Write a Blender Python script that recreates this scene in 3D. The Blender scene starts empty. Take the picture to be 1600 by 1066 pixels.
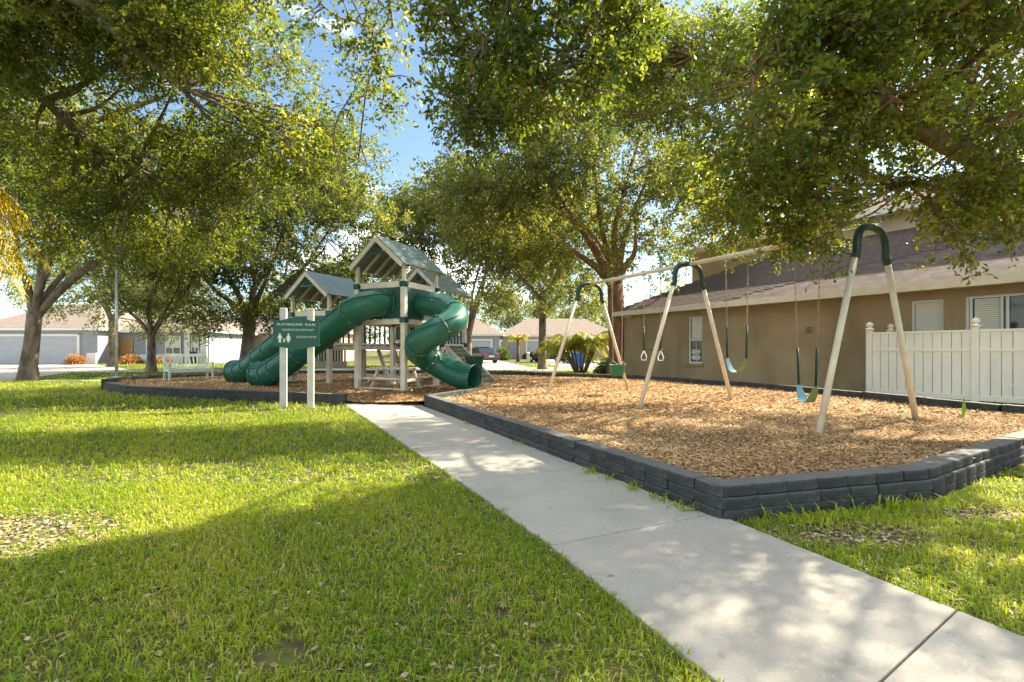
import bpy, math, random
import numpy as np
from mathutils import Vector, Matrix

random.seed(7); rng = np.random.default_rng(7)
S = bpy.context.scene
COL = S.collection
R = math.radians

# ------------------------------------------------------------------ camera
cam_d = bpy.data.cameras.new('camera'); cam = bpy.data.objects.new('camera', cam_d)
COL.objects.link(cam); S.camera = cam
cam.location = (0, 0, 1.2); cam.rotation_euler = (R(90), 0, 0)
cam_d.sensor_width = 36; cam_d.lens = 740/1600*36; cam_d.shift_y = 14/1600
cam_d.clip_start = .05; cam_d.clip_end = 3000

# ------------------------------------------------------------------ light
SKX = 10.8
SUN_AZ = math.atan2(.874, .486); SUN_EL = R(38)
sd = bpy.data.lights.new('sun', 'SUN'); so = bpy.data.objects.new('sun', sd); COL.objects.link(so)
sd.energy = 3.7; sd.angle = R(.55); sd.color = (1, .9, .74)
sdir = Vector((math.sin(SUN_AZ)*math.cos(SUN_EL), math.cos(SUN_AZ)*math.cos(SUN_EL), math.sin(SUN_EL)))
so.rotation_euler = sdir.to_track_quat('Z', 'Y').to_euler(); so.location = sdir*60
W = bpy.data.worlds.new('World'); S.world = W; W.use_nodes = True
nt = W.node_tree; bg = nt.nodes['Background']
sky = nt.nodes.new('ShaderNodeTexSky'); sky.sky_type = 'NISHITA'; sky.sun_disc = False
sky.sun_elevation = SUN_EL; sky.sun_rotation = SUN_AZ; sky.air_density = 1.0; sky.dust_density = .6; sky.ozone_density = 2.0
tc = nt.nodes.new('ShaderNodeTexCoord'); mp = nt.nodes.new('ShaderNodeMapping'); mp.inputs['Scale'].default_value = (1, 1, 2.2); mp.inputs['Location'].default_value = (SKX, 0, 0)
nz = nt.nodes.new('ShaderNodeTexNoise'); nz.inputs['Scale'].default_value = 1.6; nz.inputs['Detail'].default_value = 7; nz.inputs['Roughness'].default_value = .55
cr = nt.nodes.new('ShaderNodeValToRGB'); cr.color_ramp.elements[0].position = .52; cr.color_ramp.elements[1].position = .70
cr.color_ramp.elements[1].color = (1, 1, 1, 1)
mx = nt.nodes.new('ShaderNodeMix'); mx.data_type = 'RGBA'
mx.inputs[7].default_value = (41, 39.6, 37.6, 1)
nt.links.new(tc.outputs['Generated'], mp.inputs[0]); nt.links.new(mp.outputs[0], nz.inputs[0]); nt.links.new(nz.outputs[0], cr.inputs[0])
nt.links.new(cr.outputs[0], mx.inputs[0]); nt.links.new(sky.outputs[0], mx.inputs[6]); nt.links.new(mx.outputs[2], bg.inputs[0])
bg.inputs[1].default_value = .058
S.view_settings.view_transform = 'Standard'; S.view_settings.look = 'None'
S.view_settings.use_white_balance = True; S.view_settings.white_balance_temperature = 6800; S.view_settings.white_balance_tint = 4
S.view_settings.exposure = 2.3; S.view_settings.gamma = 1

# ------------------------------------------------------------------ materials
def mat(name, col, rough=.6, spec=.4, col2=None, nscale=8, bump=0, bscale=60, attr=False, transl=0, tcol=None,
        dust=None, metallic=0, detail=6, c1=.35, c2=.65, coord='Object', stretch=None, over=(), objrand=0):
    m = bpy.data.materials.new(name); m.use_nodes = True
    t = m.node_tree; b = t.nodes['Principled BSDF']; N = t.nodes.new; L = t.links.new
    b.inputs['Roughness'].default_value = rough; b.inputs['Specular IOR Level'].default_value = spec
    b.inputs['Metallic'].default_value = metallic
    co = N('ShaderNodeTexCoord'); src = co.outputs[coord]
    if stretch:
        mpn = N('ShaderNodeMapping'); mpn.inputs['Scale'].default_value = stretch; L(src, mpn.inputs[0]); src = mpn.outputs[0]
    out = None
    if attr:
        a = N('ShaderNodeAttribute'); a.attribute_name = 'rnd'
        r = N('ShaderNodeValToRGB'); r.color_ramp.elements[0].color = (*col, 1); r.color_ramp.elements[1].color = (*col2, 1)
        if isinstance(attr, list):
            for p, c in attr:
                e = r.color_ramp.elements.new(p); e.color = (*c, 1)
        L(a.outputs['Fac'], r.inputs[0]); out = r.outputs[0]
    elif col2:
        n = N('ShaderNodeTexNoise'); n.inputs['Scale'].default_value = nscale; n.inputs['Detail'].default_value = detail
        r = N('ShaderNodeValToRGB'); r.color_ramp.elements[0].color = (*col, 1); r.color_ramp.elements[1].color = (*col2, 1)
        r.color_ramp.elements[0].position = c1; r.color_ramp.elements[1].position = c2
        L(src, n.inputs[0]); L(n.outputs[0], r.inputs[0]); out = r.outputs[0]
    for oc, osc, lo_, hi_, amt, ost in over:      # stains and wear: (colour, noise scale, from, to, amount, stretch)
        om = N('ShaderNodeMapping'); om.inputs['Scale'].default_value = ost; L(co.outputs[coord], om.inputs[0])
        on = N('ShaderNodeTexNoise'); on.inputs['Scale'].default_value = osc; on.inputs['Detail'].default_value = 8; L(om.outputs[0], on.inputs[0])
        orr = N('ShaderNodeMapRange'); orr.inputs[1].default_value = lo_; orr.inputs[2].default_value = hi_; orr.inputs[4].default_value = amt; L(on.outputs[0], orr.inputs[0])
        omx = N('ShaderNodeMix'); omx.data_type = 'RGBA'; omx.inputs[7].default_value = (*oc, 1); L(orr.outputs[0], omx.inputs[0])
        if out: L(out, omx.inputs[6])
        else: omx.inputs[6].default_value = (*col, 1)
        out = omx.outputs[2]
    if objrand:
        oi = N('ShaderNodeObjectInfo'); hv = N('ShaderNodeHueSaturation'); mr2 = N('ShaderNodeMapRange')
        mr2.inputs[3].default_value = 1-objrand; mr2.inputs[4].default_value = 1+objrand; L(oi.outputs['Random'], mr2.inputs[0]); L(mr2.outputs[0], hv.inputs['Value'])
        L(out, hv.inputs['Color']); out = hv.outputs[0]
    if dust:   # pale dust that settles on upward faces
        g = N('ShaderNodeNewGeometry'); sx = N('ShaderNodeSeparateXYZ'); L(g.outputs['Normal'], sx.inputs[0])
        mr = N('ShaderNodeMapRange'); mr.inputs[1].default_value = .6; mr.inputs[2].default_value = 1; mr.inputs[4].default_value = .75; L(sx.outputs[2], mr.inputs[0])
        mm = N('ShaderNodeMix'); mm.data_type = 'RGBA'; mm.inputs[7].default_value = (*dust, 1)
        L(mr.outputs[0], mm.inputs[0])
        if out: L(out, mm.inputs[6])
        else: mm.inputs[6].default_value = (*col, 1)
        out = mm.outputs[2]
    if out: L(out, b.inputs['Base Color'])
    else: b.inputs['Base Color'].default_value = (*col, 1)
    if bump:
        n2 = N('ShaderNodeTexNoise'); n2.inputs['Scale'].default_value = bscale; n2.inputs['Detail'].default_value = 8
        L(src, n2.inputs[0]); bm = N('ShaderNodeBump'); bm.inputs['Strength'].default_value = bump; bm.inputs['Distance'].default_value = .02
        L(n2.outputs[0], bm.inputs['Height']); L(bm.outputs[0], b.inputs['Normal'])
    if transl:
        tr = N('ShaderNodeBsdfTranslucent'); ms = N('ShaderNodeMixShader'); ms.inputs[0].default_value = transl
        if tcol:
            hs = N('ShaderNodeMix'); hs.data_type = 'RGBA'; hs.blend_type = 'MULTIPLY'; hs.inputs[0].default_value = 1
            L(out, hs.inputs[6]); hs.inputs[7].default_value = (*tcol, 1); L(hs.outputs[2], tr.inputs[0])
        elif out: L(out, tr.inputs[0])
        L(b.outputs[0], ms.inputs[1]); L(tr.outputs[0], ms.inputs[2])
        L(ms.outputs[0], t.nodes['Material Output'].inputs[0])
    return m

M = {}
M['lawn'] = mat('lawn_soil', (.10, .075, .042), .95, .1, (.13, .15, .04), 9, .9, 60, detail=10)
M['blade'] = mat('grass_blade', (.105, .205, .026), .5, .3, (.50, .44, .17), attr=[(.5, (.255, .345, .026)), (.85, (.38, .43, .04))], transl=.48, tcol=(1.65, 1.5, .6))
M['mulch'] = mat('mulch_bed', (.13, .065, .028), .95, .1, (.36, .2, .09), 22, 1.0, 60)
M['chip'] = mat('mulch_chip', (.20, .11, .05), .85, .2, (.72, .55, .34), attr=[(.3, (.38, .235, .115)), (.7, (.55, .375, .195))])
M['concrete'] = mat('concrete', (.345, .315, .275), .9, .25, (.42, .385, .335), 2.2, .35, 220, detail=10, c1=.3, c2=.7, over=[((.24, .215, .18), 1.1, .52, .75, .45, (1, 1, 1)), ((.25, .23, .2), 90, .56, .70, .5, (1, 1, 1)), ((.20, .17, .13), 9, .62, .74, .5, (1, 1, 1)), ((.58, .55, .49), 60, .60, .72, .4, (1, 1, 1))], objrand=.035)
M['joint'] = mat('joint_dirt', (.05, .045, .04), .95, .1)
M['block'] = mat('charcoal_block', (.032, .034, .038), .8, .3, (.066, .066, .066), 14, .6, 90, dust=(.16, .152, .142), over=[((.13, .115, .095), 3.5, .52, .72, .55, (1, 1, 1)), ((.15, .145, .14), 30, .60, .74, .5, (1, 1, 1))], objrand=.22)
M['timber'] = mat('rubber_timber', (.032, .034, .036), .75, .3, (.07, .07, .068), 9, .5, 80, dust=(.11, .105, .1))
M['green'] = mat('green_plastic', (.009, .092, .060), .40, .45, (.013, .11, .073), 3, over=[((.05, .14, .11), 1.3, .5, .75, .45, (1, 1, 1)), ((.06, .07, .05), 7, .62, .78, .35, (1, 1, 1))])
M['dkgreen'] = mat('dark_green_plastic', (.010, .06, .045), .4, .45, (.014, .075, .055), 5)
M['roofgreen'] = mat('green_roof_panel', (.14, .19, .175), .38, .5, (.19, .235, .215), 4, over=[((.10, .11, .08), 5, .58, .75, .5, (1, 1, 1))])
M['cream'] = mat('cream_plastic_lumber', (.60, .54, .45), .55, .35, (.68, .62, .53), 6, over=[((.36, .30, .22), 3, .56, .78, .5, (1, 1, .4))])
M['tread'] = mat('brown_tread', (.20, .12, .07), .7, .3, (.27, .17, .10), 9)
M['signgreen'] = mat('sign_green', (.006, .085, .06), .4, .4)
M['signpost'] = mat('sign_post', (.52, .50, .44), .6, .3, (.6, .58, .52), 5)
M['white'] = mat('white_print', (.8, .8, .76), .6, .2)
M['tan'] = mat('tan_pipe', (.62, .52, .38), .45, .4, (.72, .62, .47), 4)
M['archgreen'] = mat('arch_green', (.012, .04, .03), .4, .5, (.02, .055, .042), 5)
M['chain'] = mat('rusty_chain', (.30, .15, .08), .6, .4, (.42, .33, .26), 40, metallic=.4)
M['sleeve'] = mat('chain_sleeve', (.008, .045, .03), .5, .4)
M['beltlit'] = mat('belt_lit_half', (.22, .42, .50), .6, .3)  # pale blue is the light on one seat half, put into its colour
M['beltgreen'] = mat('belt_green', (.16, .24, .07), .6, .3, (.22, .30, .10), 9)
M['bucket'] = mat('bucket_green', (.02, .16, .09), .45, .4)
M['metal'] = mat('galvanised', (.42, .43, .44), .4, .5, (.55, .56, .57), 6, metallic=.6)
M['stucco'] = mat('brown_stucco', (.345, .252, .155), .95, .15, (.41, .305, .19), 1.3, .5, 240, over=[((.17, .125, .075), 1.6, .5, .75, .5, (1, 1, .18)), ((.22, .16, .095), 40, .5, .7, .25, (1, 1, 1))])
M['stucco2'] = mat('beige_stucco', (.46, .36, .27), .95, .15, (.52, .42, .32), 1.5, .3, 200)
M['trim'] = mat('cream_trim', (.66, .58, .45), .7, .3, (.74, .67, .54), 4)
M['whitetrim'] = mat('white_trim', (.66, .65, .62), .5, .4)
M['vinyl'] = mat('vinyl_fence', (.84, .78, .69), .45, .4, (.88, .82, .735), 3, over=[((.5, .45, .36), 2.5, .58, .8, .35, (1, 1, .3))])
M['gap'] = mat('fence_gap', (.10, .08, .06), .9, .1)
M['shingle'] = mat('brown_shingle', (.098, .072, .064), .95, .15, (.17, .127, .114), 3.5, .4, 150)
M['shinglepale'] = mat('tan_shingle', (.20, .155, .13), .95, .15, (.28, .22, .19), 6, .4, 90)
M['glass'] = mat('window_glass', (.03, .035, .04), .06, .6)
M['blind'] = mat('window_blind', (.62, .60, .52), .7, .2, (.70, .68, .60), 3)
M['dark'] = mat('dark_interior', (.03, .028, .025), .9, .1)
M['greypaint'] = mat('grey_wall', (.25, .265, .30), .9, .2, (.28, .295, .33), 2)
M['palegrey'] = mat('pale_grey_door', (.34, .35, .385), .6, .3, (.37, .38, .415), 2)
M['beigewall'] = mat('beige_wall', (.42, .33, .24), .9, .2, (.46, .37, .28), 2)
M['doorwood'] = mat('wood_door', (.30, .17, .07), .6, .3, (.38, .22, .10), 6)
M['bark'] = mat('oak_bark', (.10, .075, .055), .95, .15, (.24, .19, .145), 5, 1.0, 22, stretch=(1, 1, .35))
M['barkred'] = mat('red_bark', (.16, .085, .05), .95, .15, (.30, .17, .105), 5, 1.0, 22, stretch=(1, 1, .35))
LEAF_A = [(.45, (.088, .118, .022)), (.8, (.18, .192, .028))]
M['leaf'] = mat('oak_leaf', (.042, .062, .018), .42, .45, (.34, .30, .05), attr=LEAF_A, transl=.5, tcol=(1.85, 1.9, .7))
M['leaf2'] = mat('oak_leaf_far', (.048, .068, .028), .5, .4, (.35, .31, .08), attr=[(.45, (.108, .126, .038)), (.8, (.215, .215, .055))], transl=.48, tcol=(1.75, 1.75, .75))
M['frond'] = mat('palm_frond', (.12, .17, .03), .5, .35, (.52, .40, .04), attr=[(.5, (.30, .32, .04))], transl=.4, tcol=(1.5, 1.4, .6))
M['frondy'] = mat('yellow_frond', (.30, .27, .03), .5, .35, (.60, .46, .05), attr=[(.5, (.50, .40, .04))], transl=.4, tcol=(1.4, 1.3, .5))
M['shrub'] = mat('shrub_leaf', (.05, .09, .02), .5, .3, (.20, .22, .05), attr=[(.5, (.1, .15, .03))], transl=.3)
M['rust'] = mat('rust_shrub', (.35, .14, .05), .6, .3, (.5, .25, .08), attr=[(.5, (.4, .2, .06))], transl=.3)
M['carblack'] = mat('car_paint', (.012, .013, .022), .18, .6)
M['tyre'] = mat('tyre', (.015, .015, .015), .8, .2)
M['lampred'] = mat('tail_lamp', (.30, .02, .02), .25, .5)
M['bluebin'] = mat('blue_bin', (.02, .12, .5), .4, .4)
M['moss'] = mat('spanish_moss', (.18, .19, .13), .9, .1, (.28, .29, .2), attr=[(.5, (.2, .21, .15))])

# ------------------------------------------------------------------ mesh helpers
def V(*a): return Vector(a)
class MB:
    def __init__(s): s.v = []; s.f = []
    def add(s, vs, fs):
        o = len(s.v); s.v += [tuple(v) for v in vs]; s.f += [tuple(i+o for i in f) for f in fs]; return s
    def box(s, c, size, rz=0, mtx=None):
        x, y, z = size[0]/2, size[1]/2, size[2]/2
        vs = [Vector((a*x, b*y, d*z)) for d in (-1, 1) for b in (-1, 1) for a in (-1, 1)]
        m = mtx if mtx is not None else Matrix.Rotation(rz, 3, 'Z')
        vs = [m @ v + Vector(c) for v in vs]
        return s.add(vs, [(0, 2, 3, 1), (4, 5, 7, 6), (0, 1, 5, 4), (1, 3, 7, 5), (3, 2, 6, 7), (2, 0, 4, 6)])
    def beam(s, p0, p1, w, h, up=(0, 0, 1)):
        p0 = Vector(p0); p1 = Vector(p1); d = (p1-p0); L = d.length; d.normalize()
        sx = d.cross(Vector(up))
        if sx.length < 1e-4: sx = Vector((1, 0, 0))
        sx.normalize(); uz = sx.cross(d)
        m = Matrix((sx, d, uz)).transposed()
        return s.box((p0+p1)/2, (w, L, h), mtx=m)
    def tube(s, pts, rad, n=8, cap=True, up=None):
        pts = [Vector(p) for p in pts]
        if not hasattr(rad, '__len__'): rad = [rad]*len(pts)
        rings = []; prev = None
        for i, p in enumerate(pts):
            t = (pts[min(i+1, len(pts)-1)]-pts[max(i-1, 0)]).normalized()
            if prev is None:
                a = t.cross(Vector((0, 0, 1)))
                if a.length < .05: a = t.cross(Vector((1, 0, 0)))
            else: a = prev-t*prev.dot(t)
            a.normalize(); prev = a; b = t.cross(a)
            rings.append([p+(a*math.cos(2*math.pi*k/n)+b*math.sin(2*math.pi*k/n))*rad[i] for k in range(n)])
        vs = [v for r in rings for v in r]; fs = []
        for i in range(len(pts)-1):
            for k in range(n): fs.append((i*n+k, i*n+(k+1) % n, (i+1)*n+(k+1) % n, (i+1)*n+k))
        if cap: fs.append(tuple(range(n))[::-1]); fs.append(tuple(range((len(pts)-1)*n, len(pts)*n)))
        return s.add(vs, fs)
    def lathe(s, prof, c=(0, 0, 0), n=12):
        vs = [(c[0]+r*math.cos(2*math.pi*k/n), c[1]+r*math.sin(2*math.pi*k/n), c[2]+z) for r, z in prof for k in range(n)]
        fs = [(i*n+k, i*n+(k+1) % n, (i+1)*n+(k+1) % n, (i+1)*n+k) for i in range(len(prof)-1) for k in range(n)]
        fs.append(tuple(range(n))[::-1]); fs.append(tuple(range((len(prof)-1)*n, len(prof)*n)))
        return s.add(vs, fs)
    def prism(s, poly, axis_o, ax, ay, az, t):
        """poly 2d (a,b) -> origin+ax*a+ay*b, extruded by az*t"""
        o = Vector(axis_o); ax = Vector(ax); ay = Vector(ay); az = Vector(az)
        n = len(poly); v0 = [o+ax*a+ay*b for a, b in poly]; v1 = [v+az*t for v in v0]
        return s.add(v0+v1, [tuple(range(n))[::-1], tuple(range(n, 2*n))]+[(k, (k+1) % n, n+(k+1) % n, n+k) for k in range(n)])
    def mesh(s, name, m, smooth=False):
        me = bpy.data.meshes.new(name); me.from_pydata([tuple(v) for v in s.v], [], s.f); me.validate(); me.update()
        me.materials.append(m if not isinstance(m, str) else M[m])
        if smooth: me.polygons.foreach_set('use_smooth', [True]*len(me.polygons))
        return me
    def build(s, name, m, parent=None, smooth=False, bevel=0, world=True):
        o = bpy.data.objects.new(name, s.mesh(name, m, smooth)); COL.objects.link(o)
        if parent is not None: attach(o, parent, world)
        if bevel:
            b = o.modifiers.new('bevel', 'BEVEL'); b.width = bevel; b.segments = 2; b.limit_method = 'ANGLE'
        return o
def attach(o, parent, world=True):
    o.parent = parent
    if world:
        q = parent; off = Vector((0, 0, 0))
        while q is not None: off += q.location; q = q.parent
        o.location = Vector(o.location)-off
def tag(o, label, cat, group=None, kind=None):
    if label: o['label'] = label
    if cat: o['category'] = cat
    if group: o['group'] = group
    if kind: o['kind'] = kind
    return o
def empty(name, loc, rz=0, label=None, cat=None, group=None):
    o = bpy.data.objects.new(name, None); COL.objects.link(o); o.location = loc; o.rotation_euler = (0, 0, rz); o.empty_display_size = .1
    return tag(o, label, cat, group)
def struct(o): o['kind'] = 'structure'; return o
def npmesh(name, verts, nper, m, rnd=None, smooth=False):
    """faces: consecutive nper-gons"""
    nf = len(verts)//nper; me = bpy.data.meshes.new(name)
    me.vertices.add(len(verts)); me.vertices.foreach_set('co', np.ascontiguousarray(verts, dtype=np.float32).ravel())
    me.loops.add(nf*nper); me.loops.foreach_set('vertex_index', np.arange(nf*nper, dtype=np.int32))
    me.polygons.add(nf); me.polygons.foreach_set('loop_start', np.arange(nf, dtype=np.int32)*nper)
    if rnd is not None:
        a = me.attributes.new('rnd', 'FLOAT', 'FACE'); a.data.foreach_set('value', np.ascontiguousarray(rnd, dtype=np.float32))
    me.update(calc_edges=True); me.materials.append(M[m])
    o = bpy.data.objects.new(name, me); COL.objects.link(o); return o
def unit(a): return a/np.maximum(np.linalg.norm(a, axis=-1, keepdims=True), 1e-9)
def inpoly(P, poly):
    x, y = P[:, 0], P[:, 1]; r = np.zeros(len(P), bool); n = len(poly)
    for i in range(n):
        x0, y0 = poly[i]; x1, y1 = poly[(i+1) % n]
        c = ((y0 > y) != (y1 > y)) & (x < (x1-x0)*(y-y0)/((y1-y0) if y1 != y0 else 1e-9)+x0); r ^= c
    return r
def polydist(P, pl):
    d = np.full(len(P), 1e9)
    for a, b in zip(pl[:-1], pl[1:]):
        a = np.array(a); b = np.array(b); ab = b-a; t = np.clip(((P-a)@ab)/(ab@ab), 0, 1)
        d = np.minimum(d, np.linalg.norm(P-(a+t[:, None]*ab), axis=1))
    return d

# ------------------------------------------------------------------ ground
gr = MB().add([(-400, -60, 0), (400, -60, 0), (400, 900, 0), (-400, 900, 0)], [(0, 1, 2, 3)]).build('ground', 'lawn'); struct(gr)

# sidewalk: left edge / right edge, split in slabs
PL = [(1.55, .2), (1.03, 1.1), (.716, 1.71), (.231, 2.855), (-.457, 4.23), (-3.72, 10.45), (-4.25, 11.6)]
PR = [(2.95, .2), (2.47, 1.1), (2.12, 1.92), (1.50, 3.35), (.80, 4.73), (-1.86, 9.95), (-2.45, 11.6)]
def lerp_edge(E, y):
    for (x0, y0), (x1, y1) in zip(E[:-1], E[1:]):
        if y0 <= y <= y1: return Vector((x0+(x1-x0)*(y-y0)/(y1-y0), y, 0))
    return Vector((*E[-1], 0))
cuts = [(.2, .2)]
yl = [1.40, 2.855, 4.23, 5.65, 7.05, 8.5, 9.95, 11.55]; yr = [2.15, 3.42, 4.78, 6.15, 7.5, 8.95, 10.35, 11.55]
cuts += list(zip(yl, yr))
walk = MB()
path_poly = PL+PR[::-1]
sw = struct(MB().add([(x, y, .004) for x, y in path_poly], [tuple(range(len(path_poly)))[::-1]]).build('sidewalk', 'joint'))
for (a0, b0), (a1, b1) in zip(cuts[:-1], cuts[1:]):
    n = 6; lo = [lerp_edge(PL, a0+(a1-a0)*k/n) for k in range(n+1)]; ro = [lerp_edge(PR, b0+(b1-b0)*k/n) for k in range(n+1)]
    d = (lo[-1]-lo[0]).normalized()*.004
    lo[0] = lo[0]+d; ro[0] = ro[0]+d; lo[-1] = lo[-1]-d; ro[-1] = ro[-1]-d
    top = [p+Vector((0, 0, .022)) for p in lo+ro[::-1]]; bot = [p for p in lo+ro[::-1]]; k = len(top)
    mb = MB().add(top+bot, [tuple(range(k))[::-1]]+[(i, (i+1) % k, k+(i+1) % k, k+i) for i in range(k)])
    mb.build('slab', 'concrete', sw, bevel=.006)

# roads and drives
def sheet(name, poly, z, m):
    o = MB().add([(x, y, z) for x, y in poly], [tuple(range(len(poly)))]).build(name, m)
    if o.data.polygons[0].normal.z < 0: o.data.flip_normals()
    return struct(o)
sheet('road', [(-24, 25.3), (0, 27.2), (60, 31), (60, 37.5), (0, 32.5), (-24, 28.4)], .004, 'concrete')
sheet('driveway', [(-70, 17.6), (-19.2, 18.0), (-23.4, 24.9), (-23.4, 28.9), (-35.3, 39.9), (-70, 39.9)], .008, 'concrete')
sheet('pavement', [(-19.0, 18.1), (-12.9, 18.2), (-12.9, 19.0), (-19.5, 18.9)], .012, 'concrete')
sheet('driveway', [(-6.5, 32.2), (1.2, 32.7), (-2.2, 57.9), (-7, 57.9)], .012, 'concrete')
sheet('driveway', [(3.5, 33), (12, 33.6), (8.5, 61.9), (1.8, 61.9)], .012, 'concrete')

# mulch bed
P1 = (-1.80, 9.93); P0 = (-.50, 12.7); P2 = (1.47, 3.30); P3 = (3.36, 3.79); P4 = (5.5, 5.10); P5 = (8.5, 6.85)
back = [(8.45, 6.9), (7.85, 7.6), (7.35, 9.9), (6.3, 13.1), (4.4, 16.3), (.8, 18.8), (-1.5, 20.2), (-9.5, 20.0), (-12.6, 16.4)]
left = [(-12.7, 15.4), (-12.2, 14.15), (-10.4, 12.75), (-8.43, 11.9), (-6.5, 11.25), (-3.70, 10.35)]
bed = [P1, P2, P3, P4, P5]+back[1:]+left
def mz(x, y):
    e = np.exp(-(((x+2.9)/1.5)**2+((y-10.8)/1.0)**2))
    return .19-.17*e+.018*np.sin(x*2.1+y*1.3)*np.sin(y*1.7-x*.6)
gx = np.arange(-13.2, 9, .12); gy = np.arange(3.1, 20.6, .12)
XX, YY = np.meshgrid(gx, gy, indexing='ij'); Pc = np.stack([XX.ravel(), YY.ravel()], 1)
ins = inpoly(Pc, bed).reshape(XX.shape)
ZZ = mz(XX, YY)+rng.normal(0, .006, XX.shape)
vid = np.arange(XX.size).reshape(XX.shape)
cell = ins[:-1, :-1] & ins[1:, :-1] & ins[:-1, 1:] & ins[1:, 1:]
ii, jj = np.where(cell)
F = np.stack([vid[ii, jj], vid[ii+1, jj], vid[ii+1, jj+1], vid[ii, jj+1]], 1)
me = bpy.data.meshes.new('mulch_bed'); me.from_pydata(np.stack([XX.ravel(), YY.ravel(), ZZ.ravel()], 1).tolist(), [], F.tolist()); me.update()
me.materials.append(M['mulch']); me.polygons.foreach_set('use_smooth', [True]*len(me.polygons))
mulch = bpy.data.objects.new('mulch_ground', me); COL.objects.link(mulch); struct(mulch)
# wood chips
def chips(n, ymin, ymax, sz):
    P = np.stack([rng.uniform(-13, 9, n), ymin+(ymax-ymin)*rng.random(n)], 1); P = P[inpoly(P, bed)]; P = P[(polydist(P, [P1, P2, P3, P4, P5]) > .17) & (polydist(P, left[1:]) > .17)]
    n = len(P); z = mz(P[:, 0], P[:, 1])+rng.uniform(.0, .022, n); a = rng.uniform(0, 2*np.pi, n); tl = rng.normal(0, .3, n)
    L = sz*rng.uniform(.5, 1.5, n)/2; w = sz*rng.uniform(.16, .34, n)/2
    d = np.stack([np.cos(a)*np.cos(tl), np.sin(a)*np.cos(tl), np.sin(tl)], 1); s = np.stack([-np.sin(a), np.cos(a), rng.normal(0, .35, n)], 1)
    c = np.stack([P[:, 0], P[:, 1], z], 1); d = d*L[:, None]; s = unit(s)*w[:, None]
    return np.stack([c-d-s, c+d-s*.6, c+d+s*.7, c-d+s], 1).reshape(-1, 3), np.clip(rng.normal(.5, .2, n)+.12*np.sin(P[:, 0]*1.7)*np.sin(P[:, 1]*1.3+P[:, 0]), 0, 1)
cv, crn = zip(chips(270000, 3.2, 7.5, .037), chips(95000, 7.5, 20.5, .07))
ch = npmesh('wood_chips', np.concatenate(cv), 4, 'chip', np.concatenate(crn)); tag(ch, 'loose tan wood chips covering the playground bed', 'mulch', kind='stuff')

# ------------------------------------------------------------------ retaining wall of scalloped blocks
def block_mesh(w, h, d):
    mb = MB(); prof = [(-w/2, 0), (-w/2+.010, -.008), (-w/4, -.014), (0, -.016), (w/4, -.014), (w/2-.010, -.008), (w/2, 0), (w/2, d), (-w/2, d)]
    n = len(prof); c = .008
    lv = [(0, .0), (c, c), (h-c*1.5, c), (h, -.004)]
    vs = []
    for z, g in lv:
        for x, y in prof: vs.append((x*(1-(.004 if z in (0, h) else 0)), y+(0 if y > .01 else (.006 if z in (0, h) else 0)), z))
    fs = [tuple(range(n))[::-1], tuple(range(3*n, 4*n))]
    for i in range(3):
        for k in range(n): fs.append((i*n+k, i*n+(k+1) % n, (i+1)*n+(k+1) % n, (i+1)*n+k))
    mb.add(vs, fs); return mb.mesh('block', 'block', False)
BW, BH = .262, .080
BM = [block_mesh(BW-.001, BH-.003, .16) for _ in range(1)]
def wall_run(root, a, b, rows, ztop, joint=7, jit=0, flip=1):
    a = Vector((*a, 0)); b = Vector((*b, 0)); d = b-a; L = d.length; d.normalize(); nb = max(1, round(L/BW)); st = L/nb
    rz = math.atan2(d.y, d.x)
    for r in range(rows):
        z = ztop-(r+1)*BH; off = (0, .5, .15)[r % 3]*st
        nin = Vector((-d.y, d.x, 0))
        for k in range(nb):
            seg = (k+(0, 2, 0)[r % 3])//joint
            t = (k+.5)*st+(.010 if (k+(0, 2, 0)[r % 3]) % joint == 0 else 0)
            o = bpy.data.objects.new('block', BM[0]); COL.objects.link(o); o.parent = root
            sx = st/BW*(.93 if (k+(0, 2, 0)[r % 3]) % joint == joint-1 else 1)
            jj = random.Random(seg*7+r).uniform(-.008, .008)
            o.location = a+d*t+nin*(jj+(.012, 0, -.014)[r % 3])+Vector((0, 0, z+random.Random(seg+r*3).uniform(-.003, .003)))-root.location
            o.rotation_euler = (0, 0, rz); o.scale = (sx, 1, 1)
wr = empty('retaining_wall', (1.47, 3.3, 0), 0, 'low charcoal scalloped block wall around the swing bed beside the path', 'wall')
for a, b in ((P1, P2), (P2, P3), (P3, P4), (P4, P5)): wall_run(wr, a, b, 3, .245)
wl = empty('retaining_wall', (-3.7, 10.35, 0), 0, 'low weathered block wall behind the playground rules sign', 'wall')
lw = left[1:]
for a, b in zip(lw[:-1], lw[1:]): wall_run(wl, a, b, 3, .235)
# core behind blocks so that no light leaks
def core(root, pts, h, m='block'):
    mb = MB()
    for a, b in zip(pts[:-1], pts[1:]):
        a = Vector((*a, 0)); b = Vector((*b, 0)); d = (b-a).normalized(); n = Vector((-d.y, d.x, 0))
        mb.beam(a+n*.09+Vector((0, 0, h/2)), b+n*.09+Vector((0, 0, h/2)), .12, h)
    mb.build('wall_core', m, root)
core(wr, [P1, P2, P3, P4, P5], .225); core(wl, lw, .215)
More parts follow.
